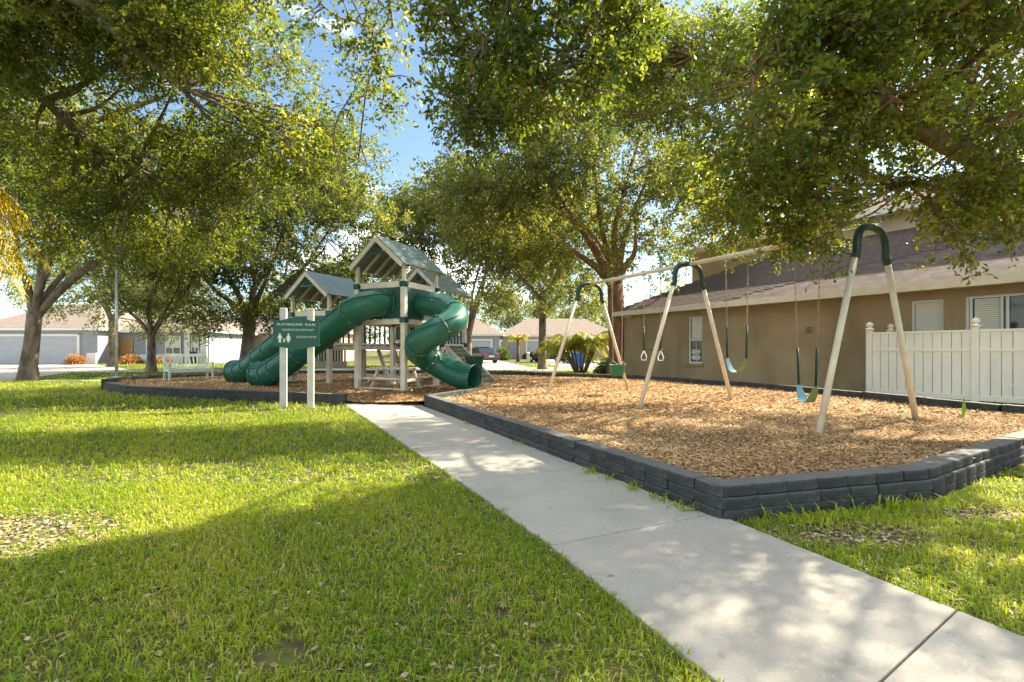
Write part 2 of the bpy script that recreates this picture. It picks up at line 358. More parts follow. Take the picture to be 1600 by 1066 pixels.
# rubber timbers at the far side
def edging(label, pts, seg=1.25, z0=0., h=.33, w=.14):
    root = empty('bed_edging', (*pts[0], 0), 0, label, 'edging')
    tm = {}
    for a, b in zip(pts[:-1], pts[1:]):
        a = Vector((*a, 0)); b = Vector((*b, 0)); L = (b-a).length; n = max(1, round(L/seg)); d = (b-a)/n
        for k in range(n):
            p, q = a+d*k+d*.008, a+d*(k+1)-d*.008
            mb = MB(); zc = z0+h/2+random.uniform(-.008, .008)
            mb.beam(p+Vector((0, 0, zc)), q+Vector((0, 0, zc)), w, h); mb.beam(q+Vector((0, 0, zc))-d.normalized()*.1, q+Vector((0, 0, zc))-d.normalized()*.04, w+.02, h+.012)
            mb.build('timber', 'timber', root, bevel=.015)
edging('black rubber timber edging along the back of the swing bed', back[:5])
edging('black rubber timber edging behind the climbing towers', back[4:]+[left[0], left[1]])
edging('short black timber edge beside the spiral slide mouth', [P1, P0], 1.5, .02, .23)

# ------------------------------------------------------------------ swing set
FD = Vector((-.47, .883, 0)).normalized(); FP = Vector((FD.y, -FD.x, 0))
F2 = Vector((3.3, 8.85, 0)); FR = [F2-FD*3.0, F2, F2+FD*3.0]; ZT = 2.80; MZ = .17
sw_root = empty('swing_frame', (*F2.xy, 0), 0, 'tan two-bay swing frame with dark green arched tops', 'swing frame')
for c in FR:
    for s in (-1, 1):
        MB().tube([c+FP*s*1.27+V(0, 0, .02), c+FP*s*.385+V(0, 0, 2.42)], .038, 12).build('leg', 'tan', sw_root, True)
    pts = []
    for k in range(25):
        a = -math.pi/2+math.pi*k/24
        x = math.sin(a); zz = math.cos(a)
        px = math.copysign(abs(x)**.8, x)*.36; pz = 2.44+.37*max(0, zz)**.62
        pts.append(c+FP*px+V(0, 0, pz))
    pts = [c-FP*.405+V(0, 0, 2.36)]+pts+[c+FP*.405+V(0, 0, 2.36)]
    ar = MB().tube(pts, .048, 12).build('arch', 'archgreen', sw_root, True)
    for s in (-1, 1):
        MB().tube([c+FP*s*.392+V(0, 0, 2.40), c+FP*s*.384+V(0, 0, 2.425)], .054, 12).build('collar', 'archgreen', ar, True)
for a, b in ((FR[0], FR[1]), (FR[1], FR[2])):
    MB().tube([a+FD*.04+V(0, 0, ZT), b-FD*.04+V(0, 0, ZT)], .040, 12).build('beam', 'tan', sw_root, True)
def chain_mb(p0, p1, n=None):
    mb = MB(); p0 = Vector(p0); p1 = Vector(p1); L = (p1-p0).length; n = int(L/.045); d = (p1-p0).normalized()
    sd = d.cross(V(0, 1, 0)).normalized(); s2 = d.cross(sd)
    for k in range(n):
        c = p0+d*(L*(k+.5)/n); q = sd if k % 2 else s2
        h = L/n*.62; ring = [c+d*h+q*0, c+d*h*.6+q*.011, c-d*h*.6+q*.011, c-d*h, c-d*h*.6-q*.011, c+d*h*.6-q*.011]
        for a, b in zip(ring, ring[1:]+ring[:1]): mb.tube([a, b], .0035, 4, False)
    return mb
def hang(t): return F2+FD*t+V(0, 0, ZT-.04)
def hanger(t):
    p = hang(t); MB().tube([p+V(0, 0, .085)+FD*.0, p-V(0, 0, .05)], .014, 6).box(p+V(0, 0, .04), (.11, .06, .1), math.atan2(FD.y, FD.x)).build('hanger', 'metal', sw_root)
def belt_swing(t0, t1, zs, label, sleeve, twist=0):
    root = empty('belt_swing', (*hang((t0+t1)/2).xy, 0), 0, label, 'swing', 'belt swings on the swing frame')
    c = hang((t0+t1)/2); tips = []
    for s, t in ((-1, t0), (1, t1)):
        hanger(t)
        p = hang(t)-V(0, 0, .05); q = Vector((c.x, c.y, 0))+(FD*math.cos(twist)+FP*math.sin(twist))*(s*abs(t1-t0)/2*(1 if t1 > t0 else -1)*.86); q.z = zs+.24
        m_ = p+(q-p)*(1-sleeve/(p-q).length)
        chain_mb(p, m_).build('chain', 'chain', root)
        MB().tube([m_, q], .017, 8).build('chain_sleeve', 'sleeve', root, True); tips.append(q)
    a, b = tips; ax = (b-a); W_ = ax.length; ax.normalize(); wd = Vector((-ax.y, ax.x, 0))
    N = 14; top = []
    for half, mname in ((0, 'beltlit'), (1, 'beltgreen')):  # first half coloured as lit, second half plain olive
        vs = []; fs = []
        for i in range(N//2+1):
            u_ = (i+half*N//2)/N; x = (u_-.5)*W_; z = -.235*(1-abs(2*u_-1)**2.6)
            wdt = .075*(1-.5*abs(2*u_-1)**4)
            p = (a+b)/2+ax*x+V(0, 0, z)
            for e in (-1, 1):
                for hh in (0, -.012): vs.append(p+wd*(e*wdt)+V(0, 0, hh))
        for i in range(N//2):
            o = i*4; fs += [(o, o+4, o+6, o+2), (o+1, o+3, o+7, o+5), (o, o+1, o+5, o+4), (o+2, o+6, o+7, o+3)]
        fs += [(0, 2, 3, 1), (N//2*4, N//2*4+1, N//2*4+3, N//2*4+2)]
        sm = MB().add(vs, fs).build('seat', mname, root)
    return root
belt_swing(-1.98, -2.36, .44, 'lower belt swing with olive seat, its lit half painted pale blue, nearest the white fence', .55, .35)
belt_swing(-.80, -1.22, .82, 'higher belt swing with olive seat, its lit half painted pale blue, beside the middle arch', .55)
# trapeze
t0, t1 = .70, 1.17
root = empty('trapeze_swing', (*hang(.93).xy, 0), 0, 'trapeze bar with two white hand rings hanging from the swing frame', 'trapeze')
ends = []
for t in (t0, t1):
    hanger(t); p = hang(t)-V(0, 0, .05); q = Vector((p.x, p.y, 1.20)); m_ = Vector((p.x, p.y, 1.68))
    chain_mb(p, m_).build('chain', 'chain', root); MB().tube([m_, q], .017, 8).build('chain_sleeve', 'sleeve', root, True); ends.append(q)
MB().tube([ends[0]+FD*-.04, ends[1]+FD*.04], .016, 10).build('bar', 'archgreen', root, True)
for k, q in enumerate(ends):
    a = FP if k else FD; pts = [q+V(0, 0, -.01), q-V(0, 0, .14)+a*.075, q-V(0, 0, .21)+a*.06, q-V(0, 0, .21)-a*.06, q-V(0, 0, .14)-a*.075, q+V(0, 0, -.01)]
    MB().tube(pts, .011, 8).build('hand_ring', 'white', root, True)
# bucket swing
root = empty('bucket_swing', (*hang(2.0).xy, 0), 0, 'green toddler bucket swing hanging near the far arch', 'swing')
c = hang(2.0); c.z = .72
for t in (1.82, 2.18):
    hanger(t); p = hang(t)-V(0, 0, .05); q = Vector((c.x, c.y, .96))+FD*((t-2)*.8)
    chain_mb(p, q).build('chain', 'chain', root)
    for s in (-1, 1): MB().tube([q, Vector((c.x, c.y, .86))+FD*((t-2)*.75)+FP*s*.13], .006, 5).build('chain', 'chain', root)
prof = [(.06, -.10), (.13, -.09), (.165, 0), (.185, .14), (.20, .15), (.175, .15), (.15, .02), (.12, -.06), (.03, -.07)]
MB().lathe([(r, z) for r, z in prof], (c.x, c.y, c.z), 18).build('bucket', 'bucket', root, True)

# ------------------------------------------------------------------ playset
vv = Vector((.40, .917, 0)); uu = Vector((-.917, .40, 0)); TS = 1.5
play = empty('climbing_playset', (-3.4, 13.2, 0), 0, 'cream and green climbing playset with three roofed towers and tube slides', 'playset')
ZU = Vector((0, 0, 1))
def pt(A, a, b, z): return A+uu*a+vv*b+ZU*z
def pbeam(name, m, A, a0, b0, z0, a1, b1, z1, w, h, bev=.006, parent=play):
    return MB().beam(pt(A, a0, b0, z0), pt(A, a1, b1, z1), w, h).build(name, m, parent, bevel=bev)
def mbox(c, size):  # box aligned with tower axes
    return MB().box(c, size, mtx=Matrix((-uu, vv, ZU)).transposed())
def tower(A, deck, rail, eave, peak, open_faces, panels, over=.11):
    corners = [(0, 0), (TS, 0), (0, TS), (TS, TS)]
    for a, b in corners:
        mbox(pt(A, a, b, (rail-.02)/2+.0), (.135, .135, rail+.06)).build('post', 'cream', play, bevel=.012)
        mbox(pt(A, a, b, (rail+eave)/2), (.085, .085, eave-rail+.02)).build('roof_post', 'cream', play, bevel=.006)
        for z in (deck-.03, rail-.09):
            col = mbox(pt(A, a, b, z), (.17, .17, .15)).build('post_collar', 'dkgreen', play, bevel=.015)
            for s in (-1, 1):
                MB().tube([pt(A, a, b, z)+uu*s*.08, pt(A, a, b, z)+uu*s*.115], .05, 10).build('bracket', 'dkgreen', col)
    mbox(pt(A, TS/2, TS/2, deck-.03), (TS-.14, TS-.14, .05)).build('deck', 'tread', play)
    e = .075
    for (a0, b0, a1, b1) in ((e, 0, TS-e, 0), (e, TS, TS-e, TS), (0, e, 0, TS-e), (TS, e, TS, TS-e)):
        pbeam('deck_beam', 'cream', A, a0, b0, deck-.07, a1, b1, deck-.07, .05, .13)
        pbeam('top_rail', 'cream', A, a0, b0, rail-.085, a1, b1, rail-.085, .05, .15)
    fdef = {'front': ((e, 0), (TS-e, 0)), 'back': ((e, TS), (TS-e, TS)), 'right': ((0, e), (0, TS-e)), 'left': ((TS, e), (TS, TS-e))}
    for f, ((a0, b0), (a1, b1)) in fdef.items():
        if f in panels:
            pbeam('slide_panel', 'dkgreen', A, a0, b0, (deck+rail)/2-.08, a1, b1, (deck+rail)/2-.08, .035, rail-deck-.18, .01)
        elif f not in open_faces:
            n = 11
            for k in range(n):
                t = (k+.5)/n; a = a0+(a1-a0)*t; b = b0+(b1-b0)*t
                MB().beam(pt(A, a, b, deck+.0), pt(A, a, b, rail-.16), .06, .022, up=uu if f in ('left', 'right') else vv).build('picket', 'dkgreen', play)
    # roof: ridge along v
    hw = TS/2+over; lo = eave-.06; ov = .22
    slope = Vector((hw, peak-lo)); ln = slope.length
    for s in (-1, 1):
        p_r = pt(A, TS/2, -ov, peak); d = (uu*s*hw+ZU*(lo-peak)).normalized(); nrm = (uu*s*(peak-lo)+ZU*hw).normalized()
        roof = MB().prism([(0, 0), (ln+.03, 0), (ln+.03, TS+2*ov), (0, TS+2*ov)], p_r+nrm*.028, d, vv, nrm, .028).build('roof_panel', 'roofgreen', play, bevel=.006)
        for q in range(1, 9):
            pr = p_r+nrm*.058+d*(ln*q/9)
            MB().beam(pr+vv*.01, pr+vv*(TS+2*ov-.01), .012, .008, up=nrm).build('roof_rib', 'roofgreen', roof)
        for b in (-ov+.03, .35, .80, 1.2, TS+ov-.03):
            st = p_r+vv*(b+ov)
            w_ = .05 if b in (-ov+.03, TS+ov-.03) else .04
            MB().beam(st+nrm*-.03+d*.02, st+nrm*-.03+d*(ln), w_, .115 if w_ == .05 else .08, up=nrm).build('rafter' if w_ < .05 else 'barge_board', 'cream', roof, bevel=.004)
    # gable ornament
    for b in (-ov+.07, TS+ov-.07):
        hub = pt(A, TS/2, b, peak-.40); orn = mbox(hub+ZU*-.01, (.66, .025, .05)).build('gable_fan', 'dkgreen', play)
        for k in range(9):
            an = math.pi*(k+.5)/9; r0, r1 = .09, .155+.13*math.sin(an)
            MB().beam(hub+uu*math.cos(an)*r0+ZU*math.sin(an)*r0, hub+uu*math.cos(an)*r1+ZU*math.sin(an)*r1, .02, .026, up=vv).build('fan_ray', 'dkgreen', orn)
        MB().tube([hub+uu*math.cos(math.pi*k/10)*.09+ZU*math.sin(math.pi*k/10)*.09 for k in range(11)], .014, 6).build('fan_ray', 'dkgreen', orn)
    for (a0, b0, a1, b1) in ((e, 0, TS-e, 0), (0, e, 0, TS-e)):
        pbeam('ground_beam', 'cream', A, a0, b0, .17, a1, b1, .17, .05, .09)

A1 = Vector((-2.76, 12.1, 0)); A2 = Vector((-5.5, 14.25, 0)); A3 = Vector((-2.25, 15.0, 0))
tower(A1, 2.0, 2.98, 3.42, 4.12, ('back',), ('front', 'right'))
tower(A2, 1.33, 2.40, 2.90, 3.56, ('right', 'back'), ('front',))
tower(A3, 1.40, 2.55, 3.08, 3.80, ('front', 'left', 'right'), ())

def sweep(path, r, n=28, thick=.014):
    """hollow tube"""
    pts = [Vector(p) for p in path]; mb = MB(); rings_o = []; rings_i = []; fr = []
    for i, p in enumerate(pts):
        t = (pts[min(i+1, len(pts)-1)]-pts[max(i-1, 0)]).normalized()
        a = t.cross(ZU).normalized(); b = a.cross(t)   # a = side, b = up-ish
        fr.append((p, t, a, b))
        rings_o.append([p+(a*math.cos(2*math.pi*k/n)+b*math.sin(2*math.pi*k/n))*r for k in range(n)])
        rings_i.append([p+(a*math.cos(2*math.pi*k/n)+b*math.sin(2*math.pi*k/n))*(r-thick) for k in range(n)])
    m_ = len(pts); vs = [v for q in rings_o for v in q]+[v for q in rings_i for v in q]; fs = []; O = m_*n
    for i in range(m_-1):
        for k in range(n):
            k2 = (k+1) % n
            fs.append((i*n+k, (i+1)*n+k, (i+1)*n+k2, i*n+k2)); fs.append((O+i*n+k, O+i*n+k2, O+(i+1)*n+k2, O+(i+1)*n+k))
    for i in (0, m_-1):
        for k in range(n):
            k2 = (k+1) % n; f = (i*n+k, i*n+k2, O+i*n+k2, O+i*n+k); fs.append(f if i == 0 else f[::-1])
    mb.add(vs, fs); return mb, fr
def slide(name, path, r, flanges, label):
    mb, fr = sweep(path, r); sl = mb.build(name, 'green', play, True); sl['label'] = label
    for i in flanges:
        p, t, a, b = fr[i]
        w = .016
        MB().tube([p-t*w*1.4, p-t*w, p+t*w, p+t*w*1.4], [r+.004, r+.024, r+.024, r+.004], 32, False).build('flange', 'green', sl, True)
        for k in range(10):
            an = 2*math.pi*(k+.5)/10; c = p+(a*math.cos(an)+b*math.sin(an))*(r+.02)
            MB().tube([c-t*.028, c+t*.028], .008, 6).build('bolt', 'metal', sl)
    for s in (-1, 1):   # moulded seam of the two half shells
        an = R(90+s*58)
        MB().tube([p+(a*math.cos(an)+b*math.sin(an))*(r+.006) for p, t, a, b in fr], .017, 6).build('seam', 'green', sl, True)
    return sl
def bez(p, n):
    """catmull-rom through points"""
    P = [Vector(q) for q in p]; P = [P[0]*2-P[1]]+P+[P[-1]*2-P[-2]]; out = []
    for i in range(1, len(P)-2):
        for k in range(n):
            t = k/n; a, b, c, d = P[i-1], P[i], P[i+1], P[i+2]
            out.append(.5*((2*b)+(c-a)*t+(2*a-5*b+4*c-d)*t*t+(3*b-a-3*c+d)*t**3))
    out.append(P[-2]); return out
TR = .355
def tube_slide(A, z0, L, label):
    m0 = pt(A, .62, 0, z0)
    q = [m0-vv*.02, m0-vv*.26-ZU*.01+uu*.04, m0-vv*.47+uu*.34-ZU*.12]
    e0 = m0-vv*.50+uu*.8-ZU*.36; sl = .56
    end = e0+uu*L-ZU*L*sl; q += [e0, e0+(end-e0)*.33, e0+(end-e0)*.66, end, end+uu*.36-ZU*.13, end+uu*.72-ZU*.16]
    path = bez(q, 8); n = len(path)
    return slide('tube_slide', path, TR, [0, 22, 32, 40, 48, 56, n-1], label)
z1 = 2.42
tube_slide(A1, z1, (z1-.36-.66)/.56, 'long straight green tube slide from the tallest tower')
z2 = 1.78
tube_slide(A2, z2, (z2-.36-.66)/.56, 'shorter straight green tube slide from the lower tower')
# spiral
M0 = pt(A1, 0, TS*.5, 2.42); q = [M0+uu*.02, M0-uu*.25, M0-uu*.55-ZU*.03]
st = M0-uu*.80; rr = .47; cen = st-vv*rr
NS = 10
for k in range(0, NS+1):
    an = 2*math.pi*k/NS
    q.append(cen+vv*math.cos(an)*rr-uu*math.sin(an)*rr+ZU*(-.10-1.62*(k/NS)))
last = q[-1]; q += [last-uu*.32-ZU*.13, last-uu*.62-ZU*.2, last-uu*.80-ZU*.22]
path = bez(q, 5); n = len(path)
slide('spiral_slide', path, .335, [0, 10, 21, 33, 45, 57, n-1], 'green spiral tube slide curling down to an open mouth')
lipc, lt = path[-1], (path[-1]-path[-2]).normalized()
MB().tube([lipc-lt*.02, lipc+lt*.03], .352, 28, False).build('slide_lip', 'green', play, True)
# bridge between low towers
def railing(p0, p1, z0, h, n, m='dkgreen', rails=True):
    p0 = Vector(p0); p1 = Vector(p1)
    for k in range(n):
        p = p0+(p1-p0)*((k+.5)/n)
        MB().beam(p+ZU*z0, p+ZU*(z0+h), .055, .022, up=(p1-p0).normalized().cross(ZU)).build('picket', m, play)
    if rails:
        MB().beam(p0+ZU*(z0+.02), p1+ZU*(z0+.02), .04, .07).build('rail', 'cream', play)
        MB().beam(p0+ZU*(z0+h), p1+ZU*(z0+h), .05, .06).build('rail', 'cream', play)
br0 = pt(A2, 0, .15, 0); br1 = pt(A3, TS, .1, 0); bs0 = pt(A2, 0, TS-.15, 0); bs1 = pt(A3, TS, TS-.15, 0)
railing(br0-uu*.08, br1+uu*.08, 1.36, .66, 13); railing(bs0-uu*.08, bs1+uu*.08, 1.36, .66, 13)
for k in range(9):
    t = (k+.5)/9; a = br0+(br1-br0)*t; b = bs0+(bs1-bs0)*t
    MB().beam(a+ZU*1.34, b+ZU*1.34, .155, .035).build('bridge_plank', 'tread', play)
for a, b in ((br0, br1), (bs0, bs1)): MB().beam(a+ZU*1.27, b+ZU*1.27, .05, .12).build('deck_beam', 'cream', play)
# link deck between tall tower and rear tower
l0 = pt(A1, .1, TS, 0); l1 = pt(A3, .1, 0, 0); k0 = pt(A1, TS-.1, TS, 0); k1 = pt(A3, TS-.1, 0, 0)
railing(l0+vv*.08, l1-vv*.08, 1.44, .62, 9)
MB().beam((l0+k0)/2+ZU*1.38+vv*.07, (l1+k1)/2+ZU*1.38-vv*.07, TS-.2, .06).build('deck', 'tread', play)
railing(pt(A1, 0.08, TS, 0), pt(A1, TS-.08, TS, 0), 1.44, .50, 11)
# low deck under the small tower
railing(pt(A2, .1, TS*.55, 0), pt(A2, 1.4, TS*.55, 0), .78, .48, 11)
MB().beam(pt(A2, .1, TS*.55, .72), pt(A2, 1.4, TS*.55, .72), .06, .13).build('deck_beam', 'cream', play)
# stairs from the bridge
def stairs(top, dirn, side, z, run, w, n, label=None):
    top = Vector(top)
    for s in (-1, 1): MB().beam(top+side*s*w/2+ZU*(z+.02), top+side*s*w/2+dirn*run+ZU*.12, .05, .16).build('stringer', 'cream', play)
    for k in range(n):
        t = (k+.6)/n; p = top+dirn*run*t+ZU*(z+(.12-z)*t)
        MB().box(p, (.22, w-.06, .03), math.atan2(dirn.y, dirn.x)).build('tread', 'tread', play)
stairs(pt(A3, TS*1.0+.75, .05, 0), (-uu*.9-vv*.45).normalized(), (vv*.9-uu*.45).normalized(), 1.32, 1.05, .55, 6)
stairs(pt(A2, .9, -.02, 0), (uu*.95-vv*.3).normalized(), (vv*.95+uu*.3).normalized(), 1.25, .75, .5, 5)
# perforated climbing panel on the rear tower
cp = pt(A3, 0, .25, 1.36); cd = (pt(A3, -1.35, .25, .14)-cp); cl = cd.length; cd.normalize(); cn = vv.cross(cd).normalized()
mb = MB(); nu, nv = 9, 6; du, dv = cl/nu, 1.0/nv
for i in range(nu):
    for j in range(nv):
        o = cp+cd*(i*du)+vv*(j*dv); g = .30
        oc = [o, o+cd*du, o+cd*du+vv*dv, o+vv*dv]; cc = o+cd*du/2+vv*dv/2
        ic = [cc+(p-cc)*(1-2*g*.9) for p in oc]; mb.add(oc+ic, [(k, (k+1) % 4, 4+(k+1) % 4, 4+k) for k in range(4)])
cl_o = mb.build('climbing_panel', mat('olive_panel', (.10, .12, .06), .5, .4, (.13, .15, .08), 5), play)
sm = cl_o.modifiers.new('solid', 'SOLIDIFY'); sm.thickness = .03
for j in (0, 1): MB().beam(cp+vv*j+cd*0-ZU*.02, cp+vv*j+cd*cl-ZU*.02, .05, .09).build('panel_frame', 'cream', play)

# picnic table under the tall tower
tb = empty('picnic_table', (-3.1, 12.95, 0), 0, 'low cream picnic table under the tallest tower', 'table')
Ac = A1
for k, b in enumerate((.50, .64, .78)): MB().beam(pt(Ac, .02, b, .70), pt(Ac, 1.48, b, .70), .125, .045).build('table_plank', 'cream', tb, bevel=.005)
for b in (.16, 1.12): MB().beam(pt(Ac, .08, b, .44), pt(Ac, 1.42, b, .44), .2, .045).build('bench_plank', 'cream', tb, bevel=.005)
for a in (.25, 1.25):
    MB().beam(pt(Ac, a, .12, .39), pt(Ac, a, 1.16, .39), .05, .08).build('crossbar', 'cream', tb)
    for b0, b1 in ((.22, .52), (1.06, .76)): MB().beam(pt(Ac, a, b0, .10), pt(Ac, a, b1, .67), .07, .07, up=uu).build('leg', 'cream', tb)

# ------------------------------------------------------------------ sign
D0 = Vector((-4.69, 9.72, 0)); D1 = Vector((-4.19, 9.86, 0)); dx = (D1-D0).normalized(); dn = Vector((dx.y, -dx.x, 0))
sg = empty('rules_sign', (*D0.xy, 0), 0, 'green playground rules board on two pale posts in the grass', 'sign')
sg_m = Matrix((dx, -dn, ZU)).transposed()
for p in (D0, D1):
    po = MB().box(p+ZU*1.02, (.125, .125, 2.08), mtx=sg_m).build('post', 'signpost', sg, bevel=.01)
    MB().lathe([(.088, 0), (.07, .03), (.02, .04)], (0, 0, 0), 4).build('post_cap', 'signpost', po)
    cp_ = po.children[0]; cp_.rotation_euler = (0, 0, math.atan2(dx.y, dx.x)+R(45)); cp_.location = p+ZU*2.055-sg.location
mid = (D0+D1)/2; fc = mid+dn*.075
w2 = .44; poly = [(-w2, 1.27), (-w2+.2, 1.255), (-.13, 1.22), (0, 1.21), (.13, 1.22), (w2-.2, 1.255), (w2, 1.27), (w2, 1.80), (.27, 1.805), (.15, 1.845), (.06, 1.87), (-.04, 1.872), (-.15, 1.85), (-.27, 1.805), (-w2, 1.80)]
pan = MB().prism(poly, fc, dx, ZU, dn, .022).build('panel', 'signgreen', sg, bevel=.004)
def text_obj(name, body, size, loc, m, parent, xs=1, face=None):
    cu = bpy.data.curves.new(name, 'FONT'); cu.body = body; cu.size = size; cu.align_x = 'CENTER'; cu.extrude = .0015; cu.space_line = .95
    tmp = bpy.data.objects.new(name, cu); COL.objects.link(tmp)
    dg = bpy.context.evaluated_depsgraph_get(); me_ = bpy.data.meshes.new_from_object(tmp.evaluated_get(dg))
    bpy.data.objects.remove(tmp); me_.materials.clear(); me_.materials.append(M[m])
    ax_, n_ = face
    mm = Matrix((ax_*xs, ZU, n_)).transposed()
    for v_ in me_.vertices: v_.co = mm @ v_.co + loc
    o = bpy.data.objects.new(name, me_); COL.objects.link(o); attach(o, parent); return o
fz = fc+dn*.0245
text_obj('lettering', 'PLAYGROUND  RULES', .064, fz+ZU*1.70, 'white', pan, 1.14, (dx, dn))
text_obj('lettering', 'THIS PLAYGROUND AREA IS DESIGNED FOR USE\nEXCLUSIVELY BY CHILDREN AGES 2-12 YEARS.', .0255, fz+dx*.03+ZU*1.615, 'white', pan, 1.1, (dx, dn))
text_obj('lettering', 'FOR SAFETY, ADULT SUPERVISION\nIS RECOMMENDED AT ALL TIMES.', .0255, fz+dx*.19+ZU*1.47, 'white', pan, 1.0, (dx, dn))
def figure(cx, h, kind):
    cx = fz+dx*cx+ZU*1.35; mb = MB(); s = h
    mb.prism([(.09*s*math.cos(a), .90*s+.09*s*math.sin(a)) for a in [2*math.pi*k/12 for k in range(12)]], cx, dx, ZU, dn, .002)
    if kind == 'm': body = [(-.13, .78), (.13, .78), (.25, .45), (.20, .42), (.11, .62), (.12, 0), (.02, 0), (0, .38), (-.02, 0), (-.12, 0), (-.11, .62), (-.20, .42), (-.25, .45)]
    else: body = [(-.10, .78), (.10, .78), (.26, .46), (.21, .43), (.09, .64), (.20, .22), (.09, .22), (.09, 0), (.01, 0), (.01, .22), (-.01, .22), (-.01, 0), (-.09, 0), (-.09, .22), (-.20, .22), (-.09, .64), (-.21, .43), (-.26, .46)]
    mb.prism([(a*s, b*s) for a, b in body], cx, dx, ZU, dn, .002)
    mb.build('pictogram', 'white', pan)
figure(-.31, .19, 'm'); figure(-.15, .19, 'f'); figure(-.23, .09, 'm')

# ------------------------------------------------------------------ benches, bin, pole
def bench(loc, rz, label, L=1.25):
    r = empty('park_bench', loc, rz, label, 'bench')   # local: length along x, faces -y
    def P(name, p0, p1, w, h, m='benchm', up=(0, 0, 1)): MB().beam(p0, p1, w, h, up).build(name, m, r, bevel=.005, world=False)
    for s in (-1, 1):
        x = s*L/2
        P('leg', (x, -.42, 0), (x, -.42, .60), .06, .06); P('leg', (x, .04, 0), (x, .0, .42), .06, .06)
        P('back_post', (x, .0, .40), (x, .16, .90), .06, .05); P('armrest', (x, .06, .62), (x, -.47, .61), .07, .035); P('side_rail', (x, .0, .38), (x, -.42, .38), .05, .07)
    for k in range(5): P('seat_slat', (-L/2, -.40+.095*k, .42), (L/2, -.40+.095*k, .42), .082, .03)
    P('apron', (-L/2, -.42, .36), (L/2, -.42, .36), .03, .09)
    P('back_rail', (-L/2, .155, .87), (L/2, .155, .87), .04, .10, 'benchtop'); P('back_rail', (-L/2, .03, .49), (L/2, .03, .49), .04, .07, 'benchtop')
    for k in range(11):
        x = -L/2+L*(k+.5)/11; P('back_slat', (x, .035, .51), (x, .15, .84), .05, .02, 'benchm', (1, 0, 0))
    return r
M['benchm'] = mat('bench_green', (.46, .54, .47), .55, .35, (.52, .6, .53), 5); M['benchtop'] = mat('bench_cream', (.74, .74, .66), .55, .35)
bench((-10.95, 15.95, .15), math.atan2(.8, .6), 'pale green slatted bench beside the lower ends of the tube slides')
tc_ = empty('litter_bin', (-1.12, 14.15, 0), 0, 'green slatted litter bin with flared rim behind the spiral slide', 'bin')
for k in range(22):
    a = 2*math.pi*k/22; e = Vector((math.cos(a), math.sin(a), 0)); c = tc_.location
    MB().beam(c+e*.20+ZU*.16, c+e*.22+ZU*.72, .042, .008, up=e).beam(c+e*.22+ZU*.72, c+e*.29+ZU*1.02, .042, .008, up=e).build('slat', 'dkgreen', tc_)
for z, r_ in ((.20, .205), (.60, .222), (1.0, .285)):
    c = tc_.location; MB().tube([c+V(math.cos(2*math.pi*k/24)*r_, math.sin(2*math.pi*k/24)*r_, z) for k in range(25)], .012, 6).build('ring', 'dkgreen', tc_, True)
MB().lathe([(.17, .16), (.19, .7), (.18, .7), (.16, .2)], tuple(tc_.location), 16).build('liner', 'metal', tc_, True)
pl = empty('lamp_post', (-16.7, 20.0, 0), 0, 'slim galvanised pole with small lamp head among the oaks', 'lamp post')
MB().tube([(-16.7, 20, 0), (-16.7, 20, 5.3)], [.065, .05], 12).build('pole', 'metal', pl, True)
MB().box((-16.7, 20, .06), (.26, .26, .05)).build('base_plate', 'metal', pl)
MB().beam((-16.75, 20, 5.36), (-17.35, 19.85, 5.52), .18, .09).build('lamp_head', 'timber', pl, bevel=.02)
MB().lathe([(.06, 5.26), (.075, 5.3), (.07, 5.38), (.02, 5.4)], (-16.7, 20, 0), 10).build('pole_cap', 'timber', pl)

# ------------------------------------------------------------------ brown house on the right
HW = Vector((.523, -.853, 0)).normalized(); HN = Vector((-.853, -.523, 0)).normalized(); H0 = Vector((5.1, 21.6, 0)); HL = 24.0
hr = empty('stucco_house', (*H0.xy, 0), 0, 'single-storey brown stucco house with brown shingle roof behind the swings', 'house')
def hp(s, d, z): return H0+HW*s-HN*d+ZU*z      # s along wall, d inwards
EZ = 2.86
openings = [(3.48, 4.14, .68, 2.50, 'tall'), (10.55, 11.22, 1.05, 2.50, 'blind'), (11.62, 13.6, .35, 2.52, 'slider')]
def wall_with_openings():
    mb = MB(); xs = sorted({0, HL, *[o[0] for o in openings], *[o[1] for o in openings]}); T = .18
    for a, b in zip(xs[:-1], xs[1:]):
        op = [o for o in openings if o[0] <= a+1e-6 and o[1] >= b-1e-6]
        spans = [(0, EZ)] if not op else [(0, op[0][2]), (op[0][3], EZ)]
        for z0, z1 in spans: mb.beam(hp(a, T/2, (z0+z1)/2), hp(b, T/2, (z0+z1)/2), T, z1-z0)
    mb.beam(hp(.09, T, EZ/2), hp(.09, 11, EZ/2), .18, EZ)
    mb.beam(hp(0, 11, EZ/2), hp(HL, 11, EZ/2), .18, EZ)
    return mb
wall_with_openings().build('wall', 'stucco', hr)
